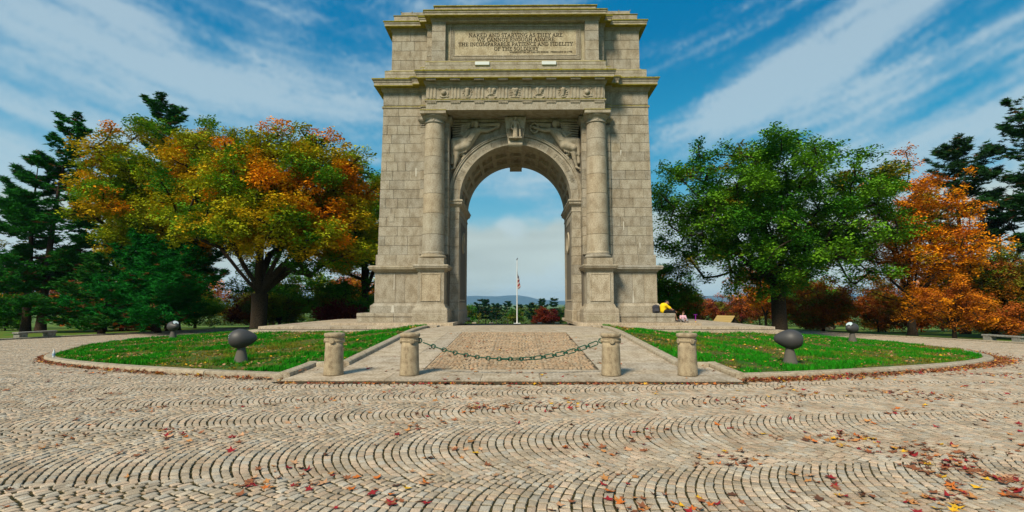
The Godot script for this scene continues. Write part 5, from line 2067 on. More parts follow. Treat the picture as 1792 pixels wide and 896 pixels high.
func build_people() -> void:
	# local axes: x to the right of the picture, z towards the camera, y up from the seat
	var j := {"hip": Vector3(0, 0.15, 0), "chest": Vector3(0.03, 0.36, 0), "neck": Vector3(0.12, 0.50, 0), "head": Vector3(0.23, 0.575, 0.0), "look": Vector3(0.86, -0.35, 0.35).normalized(), "palm": Vector3(0.3, -1, 0),
		"sh_l": Vector3(0.11, 0.43, -0.19), "el_l": Vector3(0.40, 0.25, -0.22), "wr_l": Vector3(0.62, 0.10, -0.12), "sh_r": Vector3(0.11, 0.43, 0.19), "el_r": Vector3(0.40, 0.22, 0.20), "wr_r": Vector3(0.62, 0.10, 0.12),
		"hp_l": Vector3(0.08, 0.10, -0.11), "kn_l": Vector3(0.55, 0.10, -0.16), "an_l": Vector3(0.70, -0.38, -0.16), "to_l": Vector3(0.86, -0.45, -0.17), "hp_r": Vector3(0.08, 0.10, 0.11), "kn_r": Vector3(0.55, 0.10, 0.15), "an_r": Vector3(0.70, -0.38, 0.15), "to_r": Vector3(0.86, -0.45, 0.17)}
	person("person", "person in a yellow T-shirt seated on the plinth corner, reaching forward", Vector3(8.25, 1.09, -28.98), j, 1.0, Color(0.42, 0.22, 0.13), Color(0.015, 0.012, 0.01), Color(0.80, 0.55, 0.008), Color(0.012, 0.012, 0.014), Color(0.05, 0.045, 0.05), 1.18)
	var k := {"hip": Vector3(0, 0.09, 0), "chest": Vector3(0.0, 0.26, 0), "neck": Vector3(0.01, 0.36, 0.0), "head": Vector3(0.03, 0.47, 0.01), "look": Vector3(-0.5, -0.15, 0.85).normalized(), "palm": Vector3(0, -1, 0.2), "bun": true, "long": true,
		"sh_l": Vector3(0.12, 0.31, 0.04), "el_l": Vector3(0.16, 0.17, 0.12), "wr_l": Vector3(0.06, 0.14, 0.24), "sh_r": Vector3(-0.12, 0.31, 0.02), "el_r": Vector3(-0.17, 0.18, 0.10), "wr_r": Vector3(-0.06, 0.14, 0.22),
		"hp_l": Vector3(0.06, 0.07, 0.03), "kn_l": Vector3(0.14, 0.14, 0.27), "an_l": Vector3(0.10, 0.03, 0.42), "to_l": Vector3(0.13, 0.02, 0.52), "hp_r": Vector3(-0.06, 0.07, 0.03), "kn_r": Vector3(-0.10, 0.14, 0.27), "an_r": Vector3(-0.04, 0.03, 0.42), "to_r": Vector3(-0.05, 0.02, 0.52)}
	person("child", "small child in a pink top sitting on the step at the seated adult's feet", Vector3(9.26, 0.6, -28.75), k, 0.62, Color(0.45, 0.25, 0.16), Color(0.05, 0.03, 0.02), Color(0.60, 0.36, 0.42), Color(0.22, 0.22, 0.24), Color(0.02, 0.02, 0.02), 1.0)
	# backpack
	var t := thing("backpack", "dark grey backpack standing on the plinth behind the seated person", "backpack", Vector3(7.83, 1.09, -28.86), 0.1)
	org = Vector3.ZERO
	var cloth := mat(lin(0.035, 0.035, 0.045), 0.9)
	var g := Geo.new()
	g.skin([[Vector3(-0.10, 0.10, 0), Vector3(0.10, 0.10, 0), 0.10, 0.10], [Vector3(-0.10, 0.32, 0), Vector3(0.10, 0.32, 0), 0.10, 0.10], [Vector3(-0.10, 0.10, 0), Vector3(-0.10, 0.32, 0), 0.105, 0.10], [Vector3(0.10, 0.10, 0), Vector3(0.10, 0.32, 0), 0.105, 0.10], [Vector3(0, 0.10, 0), Vector3(0, 0.32, 0), 0.13, 0.12]], 0.02, 0.05)
	put(t, "bag", g, cloth)
	g = Geo.new()
	g.skin([[Vector3(-0.08, 0.12, 0.11), Vector3(0.08, 0.12, 0.11), 0.055, 0.055], [Vector3(-0.08, 0.2, 0.10), Vector3(0.08, 0.2, 0.10), 0.05, 0.05]], 0.015, 0.04)
	put(t, "pocket", g, mat(lin(0.05, 0.05, 0.06), 0.9))
	g = Geo.new()
	g.tube([Vector3(-0.06, 0.40, -0.04), Vector3(-0.03, 0.46, -0.04), Vector3(0.03, 0.46, -0.04), Vector3(0.06, 0.40, -0.04)], [0.012, 0.012, 0.012, 0.012], 8)
	put(t, "handle", g, cloth)
	for s in [-1.0, 1.0]:
		g = Geo.new()
		g.tube([Vector3(s * 0.10, 0.38, -0.10), Vector3(s * 0.12, 0.26, -0.17), Vector3(s * 0.13, 0.08, -0.12)], [0.02, 0.02, 0.014], 6)
		put(t, "strap", g, cloth)
	# child's scooter
	t = thing("scooter", "purple child's scooter with a T handlebar standing on the terrace", "scooter", Vector3(10.15, 0.46, -29.3), 0.5)
	org = Vector3.ZERO
	var purple := mat(lin(0.30, 0.02, 0.36), 0.4)
	g = Geo.new()
	g.tube([Vector3(0, 0.16, 0), Vector3(0, 0.52, 0.01)], [0.019, 0.017], 10)
	put(t, "stem", g, purple)
	g = Geo.new()
	g.tube([Vector3(-0.13, 0.52, 0.01), Vector3(0.13, 0.52, 0.01)], [0.016, 0.016], 10)
	put(t, "handlebar", g, purple)
	g = Geo.new()
	g.tube([Vector3(0, 0.05, 0.02), Vector3(0, 0.17, 0)], [0.024, 0.022], 10)
	put(t, "fork", g, mat(lin(0.75, 0.42, 0.02), 0.5))
	g = Geo.new()
	g.box(Vector3(-0.06, 0.05, -0.48), Vector3(0.06, 0.075, 0.0), 0.008)
	put(t, "deck", g, mat(lin(0.03, 0.03, 0.03), 0.6))
	for z in [0.03, -0.46]:
		g = Geo.new()
		g.xf = Transform3D(Basis(Vector3(0, 0, 1), PI / 2), Vector3(0, 0.05, z))
		g.lathe([Vector2(0, -0.015), Vector2(0.05, -0.015), Vector2(0.05, 0.015), Vector2(0, 0.015)], 16)
		put(t, "wheel", g, mat(lin(0.03, 0.03, 0.03), 0.6))
	# drink bottle left on the kerb
	var a := -0.745
	var p := Vector2((LAWN - 0.17) * sin(a), -CZ - (LAWN - 0.17) * cos(a))
	t = thing("bottle", "clear plastic water bottle left standing on the kerb at the left", "bottle", Vector3(p.x, ground(p.x, p.y) + 0.125, -p.y))
	org = Vector3.ZERO
	g = Geo.new()
	g.lathe([Vector2(0, 0), Vector2(0.034, 0.0), Vector2(0.036, 0.02), Vector2(0.034, 0.08), Vector2(0.036, 0.16), Vector2(0.03, 0.19), Vector2(0.014, 0.22), Vector2(0.014, 0.235), Vector2(0, 0.235)], 16, true)
	put(t, "body", g, mat(lin(0.55, 0.6, 0.6), 0.15))
	g = Geo.new()
	g.lathe([Vector2(0.0375, 0.06), Vector2(0.0375, 0.13)], 16)
	put(t, "label", g, mat(lin(0.25, 0.35, 0.5), 0.5))
	g = Geo.new()
	g.lathe([Vector2(0.017, 0.232), Vector2(0.017, 0.255), Vector2(0, 0.256)], 12)
	put(t, "cap", g, mat(lin(0.7, 0.7, 0.7), 0.5))
	# log hut with a tan roof far behind on the right
	var hx := 34.5
	var hd := 86.0
	t = thing("log_hut", "small log hut with a steep tan shingle roof beyond the lawn", "hut", Vector3(hx, ground(hx, hd) - 0.1, -hd), -1.0)
	t.scale = Vector3.ONE * 0.72
	org = Vector3.ZERO
	var log_m := mat(lin(0.035, 0.025, 0.018), 1.0)
	g = Geo.new()
	g.box(Vector3(-2.0, 0, -1.9), Vector3(2.0, 0.9, 1.9))
	var tri_poly := PackedVector2Array([Vector2(-1.9, 0.9), Vector2(1.9, 0.9), Vector2(0, 2.6)])
	g.xf = Transform3D(Basis(Vector3.UP, PI / 2), Vector3.ZERO)
	g.prism(tri_poly, -1.98, 1.98)
	put(t, "wall", g, log_m)
	for s in [-1.0, 1.0]:
		for i in 5:
			g = Geo.new()
			g.tube([Vector3(-2.25, 0.1 + 0.18 * i, s * 1.92), Vector3(2.25, 0.1 + 0.18 * i, s * 1.92)], [0.095, 0.095], 8)
			put(t, "log", g, log_m)
	for s in [-1.0, 1.0]:
		g = Geo.new()
		var n := 5
		for i in n:
			var a0 := Vector3(0, lerpf(0.75, 2.75, i / float(n)), s * lerpf(2.3, 0.0, i / float(n)))
			var a1 := Vector3(0, lerpf(0.75, 2.75, (i + 1.15) / n), s * maxf(lerpf(2.3, 0.0, (i + 1.15) / n), 0.0))
			var nn := Vector3(0, 2.3, s * 2.0).normalized() * 0.07
			for w in [-2.35, 2.35]:
				pass
			g.face([a0 + nn + Vector3(-2.35, 0, 0), a0 + nn + Vector3(2.35, 0, 0), a1 + nn * 0.4 + Vector3(2.35, 0, 0), a1 + nn * 0.4 + Vector3(-2.35, 0, 0)], nn)
			g.face([a0 + nn + Vector3(-2.35, 0, 0), a0 + nn + Vector3(2.35, 0, 0), a0 - nn * 0.5 + Vector3(2.35, 0, 0), a0 - nn * 0.5 + Vector3(-2.35, 0, 0)], Vector3(0, -0.3, s))
		put(t, "roof", g, mat(lin(0.36, 0.25, 0.09), 0.9))
	# boulder in the far lawn
	t = thing("boulder", "pale buff boulder on the far lawn right of the oak", "boulder", Vector3(46.0, ground(46.0, 78.0) - 0.2, -78.0))
	org = Vector3.ZERO
	g = Geo.new()
	g.skin([[Vector3(-0.7, 0.3, 0), Vector3(0.6, 0.35, 0.1), 0.5, 0.45], [Vector3(0, 0.5, 0), Vector3(0.2, 0.6, 0), 0.4, 0.3]], 0.15, 0.2)
	put(t, "rock", g, mat(lin(0.45, 0.33, 0.2), 1.0))

# ---------------------------------------------------------------- fallen leaves
func leaf_mesh(sd: int, lobes: int) -> ArrayMesh:
	rng.seed = sd
	var g := Geo.new()
	var rim := []
	var n := lobes * 2
	for i in n:
		var a := TAU * i / n + rnd(-0.1, 0.1)
		var r: float = rnd(0.85, 1.0) if i % 2 == 0 else rnd(0.36, 0.5)
		if i == 0:
			r = 0.4
		rim.append(Vector3(cos(a) * r * 0.5, rnd(0.02, 0.22) * r, sin(a) * r * 0.5))
	for i in n:
		g.face([Vector3(0, 0.03, 0), rim[i], rim[(i + 1) % n]], Vector3.UP)
	g.tube([Vector3(0, 0.03, 0), Vector3(0.35, 0.06, 0.04), Vector3(0.62, 0.12, 0.02)], [0.016, 0.013, 0.01], 4, false)
	return g.mesh()

const FALL := [[Color(0.24, 0.085, 0.035), "russet"], [Color(0.42, 0.19, 0.06), "tan orange"], [Color(0.26, 0.015, 0.018), "crimson"], [Color(0.48, 0.13, 0.02), "orange"], [Color(0.65, 0.36, 0.015), "yellow"], [Color(0.11, 0.045, 0.022), "dark brown"], [Color(0.46, 0.25, 0.13), "pale buff"]]

func pick_fall() -> int:
	var k := rng.randf()
	if k < 0.30: return 0
	if k < 0.50: return 1
	if k < 0.62: return 2
	if k < 0.72: return 3
	if k < 0.78: return 4
	if k < 0.90: return 5
	return 6

func build_leaves() -> void:
	org = Vector3.ZERO
	var kinds := [leaf_mesh(1, 5), leaf_mesh(2, 5), leaf_mesh(3, 6), leaf_mesh(4, 4)]
	var tint_m := []
	for f in FALL:
		tint_m.append(mat((f[0] as Color).linear_to_srgb(), 0.7))
	rng.seed = 19
	var clump := FastNoiseLite.new()
	clump.seed = 6
	clump.frequency = 0.55
	clump.fractal_octaves = 3
	var spots := []
	var tries := 0
	while spots.size() < 1700 and tries < 90000:
		tries += 1
		var d := 2.9 + pow(rng.randf(), 1.15) * 17.0
		var x := 0.17 + rnd(-1.04, 1.04) * d
		var side := ss(-4.0, 9.0, x / maxf(d * 0.16, 1.0))
		var dens := 0.05 + 0.26 * side * side + 0.2 * ss(3.0, -1.0, absf(x + 0.6)) * ss(6.0, 9.5, d)
		var n := clump.get_noise_2d(x, d)
		dens *= 0.16 + 3.6 * ss(0.05, 0.5, n)
		if rng.randf() > dens:
			continue
		var slab := d > 10.8 and absf(x) < 4.6 and d < 20
		if not slab and not on_road(x, d):
			continue
		if slab and rng.randf() < 0.5:
			continue
		var y := axis(d) if slab else ground(x, d)
		spots.append([d, x, y + 0.003])
	spots.sort_custom(func(a, b): return a[0] < b[0])
	var where := [[], [], [], []]
	var tint := [PackedColorArray(), PackedColorArray(), PackedColorArray(), PackedColorArray()]
	for i in spots.size():
		var p: Array = spots[i]
		var size := rnd(0.07, 0.14)
		var f := pick_fall()
		var k := rng.randi() % 4
		var tr := Transform3D(Basis.from_euler(Vector3(rnd(-0.25, 0.25), rnd(0, TAU), rnd(-0.25, 0.25))) * Basis.from_scale(Vector3(size, size * rnd(0.5, 1.6), size)), Vector3(p[1], p[2], -p[0]))
		if i < 300:
			var o := put(self, "fallen_leaf", kinds[k], tint_m[f])
			o.transform = tr
			var spot := "left of the walk" if p[1] < -2.5 else ("right of the walk" if p[1] > 2.5 else "straight in front of the walk")
			tag(o, "%s fallen leaf lying on the cobbles %s" % [FALL[f][1], spot], "leaf", "%s leaves on the cobbles %s" % [FALL[f][1], spot])
		else:
			var c: Color = FALL[f][0]
			var t := rnd(0.7, 1.2)
			where[k].append(tr)
			tint[k].append(Color(c.r * t, c.g * t, c.b * t))
	# drifts along the kerb
	for i in 13000:
		var a := rnd(-1.35, 1.30)
		var dens := 0.30 if a < 0 else 1.0
		if absf(a) < 0.22:
			continue
		if rng.randf() > dens * (0.45 + 0.7 * ss(-0.2, 0.3, clump.get_noise_2d(a * 14.0, 3.0))):
			continue
		var off := absf(rng.randfn(0.0, 0.09 if a < 0 else 0.17 + 0.25 * ss(0.6, 1.1, a)))
		var r := LAWN + 0.02 + off
		var x := r * sin(a)
		var d := -CZ - r * cos(a)
		var k := rng.randi() % 4
		var size := rnd(0.06, 0.12)
		where[k].append(Transform3D(Basis.from_euler(Vector3(rnd(-0.7, 0.7), rnd(0, TAU), rnd(-0.7, 0.7))) * Basis.from_scale(Vector3(size, size * rnd(0.6, 2.0), size)), Vector3(x, ground(x, d) + rnd(0.0, 0.06) * maxf(0.0, 1.0 - off * 3.0) + 0.004, -d)))
		var c: Color = FALL[pick_fall()][0]
		var t := rnd(0.55, 1.15)
		tint[k].append(Color(c.r * t, c.g * t, c.b * t))
	# a thin line along the front slabs
	for i in 420:
		var x := rnd(-4.8, 4.8)
		var d := 10.72 - absf(rng.randfn(0, 0.05))
		var k := rng.randi() % 4
		var size := rnd(0.05, 0.11)
		where[k].append(Transform3D(Basis.from_euler(Vector3(rnd(-0.7, 0.7), rnd(0, TAU), rnd(-0.7, 0.7))) * Basis.from_scale(Vector3(size, size, size)), Vector3(x, ground(x, d) + 0.01, -d)))
		tint[k].append(FALL[pick_fall()][0])
	# on the lawn
	for i in 11000:
		var d := 10.9 + rng.randf() * 16.0
		var x := rnd(-21, 21)
		if Vector2(x, d + CZ).length() > LAWN - 0.4 or absf(x) < 4.3 or (absf(x) < 13.5 and d > 25.7):
			continue
		if clump.get_noise_2d(x * 0.7 + 9.0, d * 0.7) < rnd(-0.35, 0.25):
			continue
		var k := rng.randi() % 4
		var size := rnd(0.06, 0.12)
		where[k].append(Transform3D(Basis.from_euler(Vector3(rnd(-0.5, 0.5), rnd(0, TAU), rnd(-0.5, 0.5))) * Basis.from_scale(Vector3(size, size, size)), Vector3(x, lawn(x, d) + 0.03, -d)))
		var f: int = [1, 6, 6, 0, 0, 1, 6, 4][rng.randi() % 8]
		tint[k].append(FALL[f][0])
	var all := Node3D.new()
	all.name = "leaf_litter"
	add_child(all)
	tag(all, "brown and orange fallen leaves drifted along the kerb and strewn over the lawn", "leaves", "", "stuff")
	for k in 4:
		crowd(all, "leaves", kinds[k], M.fallen, where[k], tint[k])

# ---------------------------------------------------------------- trees
var sprays := []
var tufts_n := []

func leaf_spray(sd: int, n: int, wide: float) -> ArrayMesh:
	rng.seed = sd
	var g := Geo.new()
	for i in n:
		var c := Vector3(rnd(-0.5, 0.5), rnd(-0.35, 0.35), rnd(-0.5, 0.5))
		var a := rnd(0, TAU)
		var d := Vector3(cos(a), rnd(-0.7, 0.3), sin(a)).normalized()
		var s := d.cross(Vector3(rnd(-0.5, 0.5), 1, rnd(-0.5, 0.5))).normalized() * wide
		var up := s.cross(d).normalized()
		if up.y < 0.0:
			up = -up
		var l := rnd(0.34, 0.5)
		var b := c + d * l
		var m := c + d * l * 0.45
		g.face([c, m + s + up * 0.05, b], up)
		g.face([c, m - s + up * 0.05, b], up)
	return g.mesh()

func needle_tuft(sd: int) -> ArrayMesh:
	rng.seed = sd
	var g := Geo.new()
	for i in 15:
		var a := rnd(0, TAU)
		var d := Vector3(cos(a), rnd(-0.25, 0.9), sin(a)).normalized()
		var s := d.cross(Vector3(rnd(-1, 1), rnd(-1, 1), rnd(-1, 1))).normalized() * 0.06
		var o := Vector3(rnd(-0.15, 0.15), rnd(-0.08, 0.08), rnd(-0.15, 0.15))
		g.face([o - s, o + s, o + d * rnd(0.4, 0.6)], Vector3.UP)
	return g.mesh()

func pick_colour(cols: Array, u: float) -> Color:
	for c in cols:
		u -= c[1]
		if u <= 0.0:
			return c[0]
	return cols[cols.size() - 1][0]

# skeleton of a tree as nodes with parents; thickness from how much each carries
func grow_tubes(g: Geo, pos: PackedVector3Array, par: PackedInt32Array, tip: float, most: float, expo: float, from := 1) -> PackedFloat32Array:
	var n := pos.size()
	var weight := PackedFloat32Array()
	weight.resize(n)
	var kids := PackedInt32Array()
	kids.resize(n)
	for i in range(n - 1, 0, -1):
		if kids[i] == 0:
			weight[i] = 1.0
		weight[par[i]] += weight[i]
		kids[par[i]] += 1
	var rad := PackedFloat32Array()
	rad.resize(n)
	var k := (most - tip) / pow(maxf(weight[0], 1.0), expo)
	for i in n:
		rad[i] = tip + k * pow(weight[i], expo)
	for i in range(from, n):
		var r0 := minf(rad[par[i]], rad[i] * 1.25)
		var seg := 5 if rad[i] < 0.08 else 7
		if pos[i].distance_squared_to(pos[par[i]]) > 1e-5:
			g.tube([pos[par[i]], pos[i]], [r0, rad[i]], seg, false)
	return rad

func leafy(called: String, label: String, at: Vector3, o: Dictionary) -> void:
	var t := thing(called, label, o.get("cat", "tree"), at, 0.0, o.get("group", ""))
	org = Vector3.ZERO
	rng.seed = o.seed
	var c: Vector3 = o.c          # middle of the crown above the foot
	var r: Vector3 = o.r
	var fork: float = o.fork
	var tr: float = o.tr
	var lump := FastNoiseLite.new()
	lump.seed = o.seed
	lump.frequency = 0.9
	var pos := PackedVector3Array([Vector3.ZERO])
	var par := PackedInt32Array([-1])
	var lean: Vector3 = o.get("lean", Vector3.ZERO)
	for i in 3:
		var u := (i + 1) / 3.0
		pos.append(Vector3(lean.x * u * u, fork * u, lean.z * u * u))
		par.append(i)
	var root := 3
	var limbs: int = o.limbs
	for i in limbs:
		var a := TAU * i * 0.382 + rnd(-0.3, 0.3)
		var up := rnd(0.05, 0.95)
		var dir := Vector3(cos(a) * (1.05 - up * 0.8), 0, sin(a) * (1.05 - up * 0.8))
		var goal := c + Vector3(dir.x * r.x * 0.62, (up * 1.25 - 0.55) * r.y * 0.75, dir.z * r.z * 0.62)
		var last := root
		var p0 := pos[root]
		for k in 5:
			var u := (k + 1) / 5.0
			var p := p0.lerp(goal, u)
			p.y += sin(u * PI) * 0.10 * r.y * (0.4 - up)
			p += Vector3(rnd(-1, 1), rnd(-0.5, 0.5), rnd(-1, 1)) * 0.05 * r.x * u
			pos.append(p)
			par.append(last)
			last = pos.size() - 1
	# clumps of leaves through an uneven crown
	var cl := []
	var n: int = o.clumps
	var tries := 0
	while cl.size() < n and tries < n * 20:
		tries += 1
		var v := Vector3(rng.randfn(), rng.randfn(), rng.randfn()).normalized()
		var rr := pow(rng.randf(), o.get("fill", 0.38))
		rr *= 0.88 + 0.28 * lump.get_noise_3d(v.x * 2.0, v.y * 2.0, v.z * 2.0)
		var p := c + Vector3(v.x * r.x, v.y * r.y * (1.0 if v.y > 0 else o.get("under", 0.75)), v.z * r.z) * rr
		if p.y < o.get("floor", fork * 0.55):
			continue
		if o.has("open") and p.y < o.open.y and Vector2(p.x, p.z).length() < o.open.x:
			continue
		cl.append(p)
	var fp := pos[root]
	cl.sort_custom(func(p, q): return p.distance_squared_to(fp) < q.distance_squared_to(fp))
	var ends := []
	for p in cl:
		var best := root
		var bd := 1e9
		for i in range(root, pos.size()):
			var d := pos[i].distance_to(p) + maxf(0.0, pos[i].y - p.y) * 0.5
			if d < bd:
				bd = d
				best = i
		var steps := clampi(int(bd / 0.8), 1, 5)
		var a := pos[best]
		var last := best
		for k in steps:
			var u := (k + 1) / float(steps)
			var q := a.lerp(p, u) + Vector3(rnd(-1, 1), rnd(-0.6, 1), rnd(-1, 1)) * 0.14 * bd * (1.0 - u) + Vector3.DOWN * sin(u * PI) * bd * 0.06
			pos.append(q)
			par.append(last)
			last = pos.size() - 1
		ends.append(last)
	var g := Geo.new()
	var rad := grow_tubes(g, pos, par, o.get("tip", 0.012), tr, 0.5, 4)
	put(t, "branches", g, M.bark)
	g = Geo.new()
	var tp := [Vector3(0, -0.3, 0), Vector3(0, 0.0, 0), Vector3(0, 0.22, 0), Vector3(0, 0.55, 0)]
	var rr2 := [tr * 1.7, tr * 1.45, tr * 1.18, tr * 1.05]
	for i in range(1, 4):
		tp.append(pos[i] if pos[i].y > 0.7 else pos[i] + Vector3.UP * 0.7)
		rr2.append(tr * [1.0, 0.98, 0.96, 1.0][i])
	g.tube(tp, rr2, 14)
	put(t, "trunk", g, M.bark)
	# leaves
	var per: int = o.per
	var cr: float = o.cr
	var size: float = o.size
	var where := []
	var tint := PackedColorArray()
	var cols: Array = o.cols
	for p in cl:
		var hue: float = clampf(0.5 + 0.9 * lump.get_noise_3d(p.x * 0.30, p.y * 0.30, p.z * 0.30) + rnd(-0.30, 0.30) + o.get("rise", 0.0) * (p.y - c.y) / r.y, 0, 1)
		var base := pick_colour(cols, hue)
		var rc := cr * rnd(0.65, 1.25)
		for k in int(per * rc * rc / (cr * cr)):
			var v := Vector3(rng.randfn(), rng.randfn(), rng.randfn()).normalized() * pow(rng.randf(), 0.45) * rc
			v.y *= 0.62
			var q: Vector3 = p + v
			var h2 := clampf(hue + rnd(-0.16, 0.16), 0, 1)
			var col := base.lerp(pick_colour(cols, h2), 0.6)
			var b := rnd(0.75, 1.25)
			where.append(Transform3D(Basis.from_euler(Vector3(rnd(-0.6, 0.6), rnd(0, TAU), rnd(-0.6, 0.6))) * Basis.from_scale(Vector3.ONE * size * rnd(0.55, 1.4)), q))
			tint.append(Color(col.r * b, col.g * b, col.b * b))
	crowd(t, "crown", sprays[o.seed % 3], M.leaf, where, tint)

func pine(called: String, label: String, at: Vector3, o: Dictionary) -> void:
	var t := thing(called, label, "tree", at, 0.0, o.get("group", ""))
	org = Vector3.ZERO
	rng.seed = o.seed
	var h: float = o.h
	var b0: float = o.base
	var L: float = o.L
	var lean: Vector3 = o.get("lean", Vector3.ZERO)
	var axis_at := func(y: float) -> Vector3:
		var u := y / h
		return Vector3(lean.x * u * u + 0.12 * sin(u * 5.0 + o.seed), y, lean.z * u * u)
	var g := Geo.new()
	var tp := [Vector3(0, -0.3, 0)]
	var rr := [o.tr * 1.5]
	for i in 15:
		var u := i / 14.0
		tp.append(axis_at.call(h * u))
		rr.append(lerpf(o.tr * (1.25 if i == 0 else 1.0), 0.025, pow(u, 0.9)))
	g.tube(tp, rr, 10)
	put(t, "trunk", g, M.pine_bark)
	g = Geo.new()
	var where := []
	var tint := PackedColorArray()
	var y := b0
	var rise: float = o.get("rise", 0.12)
	while y < h - 0.2:
		var u := (y - b0) / (h - b0)
		var len0 := L * pow(1.0 - u, o.get("taper", 0.6)) * (0.55 + 0.45 * ss(0.0, 0.25, u + o.get("skirt", 0.0)))
		len0 = maxf(len0, o.get("crown", 0.6))
		var n := 3 + rng.randi() % 3
		var a0 := rnd(0, TAU)
		for k in n:
			if rng.randf() < o.get("gaps", 0.15):
				continue
			var a := a0 + TAU * k / n + rnd(-0.35, 0.35)
			var len := len0 * rnd(0.5, 1.15)
			var d := Vector3(cos(a), 0, sin(a))
			var side := Vector3(-d.z, 0, d.x)
			var from: Vector3 = axis_at.call(y)
			var up := rise * len * rnd(0.3, 1.6) + (0.5 * u * len)
			var p := []
			var pr := []
			var bend := rnd(-0.12, 0.12) * len
			for q in 5:
				var v := q / 4.0
				p.append(from + d * len * v + side * bend * v * v + Vector3.UP * (up * v * v - 0.05 * len * sin(v * PI)))
				pr.append(lerpf(0.02 + 0.014 * len, 0.012, v))
			g.tube(p, pr, 5, false)
			# flat plates of needles along the outer part
			var m := int(o.per * len / L * (0.7 + 0.6 * rng.randf()))
			var pad := (0.16 + 0.10 * rng.randf()) * len + 0.12
			for q in m:
				var v := lerpf(o.get("inner", 0.3), 1.04, pow(rng.randf(), 0.75))
				var vi := clampf(v, 0, 0.999) * 4.0
				var c: Vector3 = p[int(vi)].lerp(p[int(vi) + 1], vi - int(vi))
				var sp := pad * (1.2 - 0.9 * absf(v - 0.6))
				var off := side * rng.randfn(0, 0.55) * sp + Vector3.UP * rng.randfn(0.03, 0.16) * sp + d * rnd(-0.15, 0.15)
				var s: float = o.size * rnd(0.7, 1.25)
				var bright := rnd(0.7, 1.3)
				where.append(Transform3D(Basis.from_euler(Vector3(rnd(-0.4, 0.4), rnd(0, TAU), rnd(-0.4, 0.4))) * Basis.from_scale(Vector3.ONE * s), c + off))
				var col: Color = o.col
				if rng.randf() < o.get("brown", 0.04):
					col = Color(0.12, 0.06, 0.02)
				tint.append(Color(col.r * bright, col.g * bright, col.b * bright))
		y += (h - b0) / o.tiers * rnd(0.6, 1.4)
	put(t, "branches", g, M.pine_bark)
	crowd(t, "needles", tufts_n[o.seed % 2], M.needle, where, tint)

func bare_tree(called: String, label: String, at: Vector3, h: float, sd: int, spread: float) -> void:
	var t := thing(called, label, "tree", at)
	org = Vector3.ZERO
	rng.seed = sd
	var pos := PackedVector3Array([Vector3.ZERO])
	var par := PackedInt32Array([-1])
	for i in 4:
		pos.append(Vector3(rnd(-0.1, 0.1), h * 0.10 * (i + 1), rnd(-0.1, 0.1)))
		par.append(i)
	var tips := [[4, Vector3.UP, h * 0.22]]
	while tips.size() > 0 and pos.size() < 900:
		var e: Array = tips.pop_front()
		if e[2] < 0.22:
			continue
		for k in (3 if e[2] > h * 0.1 else 2):
			var d: Vector3 = (e[1] + Vector3(rnd(-1, 1) * spread, rnd(-0.25, 0.6), rnd(-1, 1) * spread)).normalized()
			var l: float = e[2] * rnd(0.6, 0.95)
			pos.append(pos[e[0]] + d * l * 0.5)
			par.append(e[0])
			pos.append(pos[pos.size() - 1] + (d + Vector3.UP * 0.15).normalized() * l * 0.5)
			par.append(pos.size() - 2)
			tips.append([pos.size() - 1, d, l * 0.92])
	var g := Geo.new()
	grow_tubes(g, pos, par, 0.010, h * 0.016, 0.5, 5)
	put(t, "branches", g, M.bark)
	g = Geo.new()
	g.tube([Vector3(0, -0.3, 0), pos[0], pos[2], pos[4]], [h * 0.022, h * 0.019, h * 0.016, h * 0.015], 10)
	put(t, "trunk", g, M.bark)

func foot(x: float, d: float) -> Vector3:
	return Vector3(x, ground(x, d) - 0.1, -d)

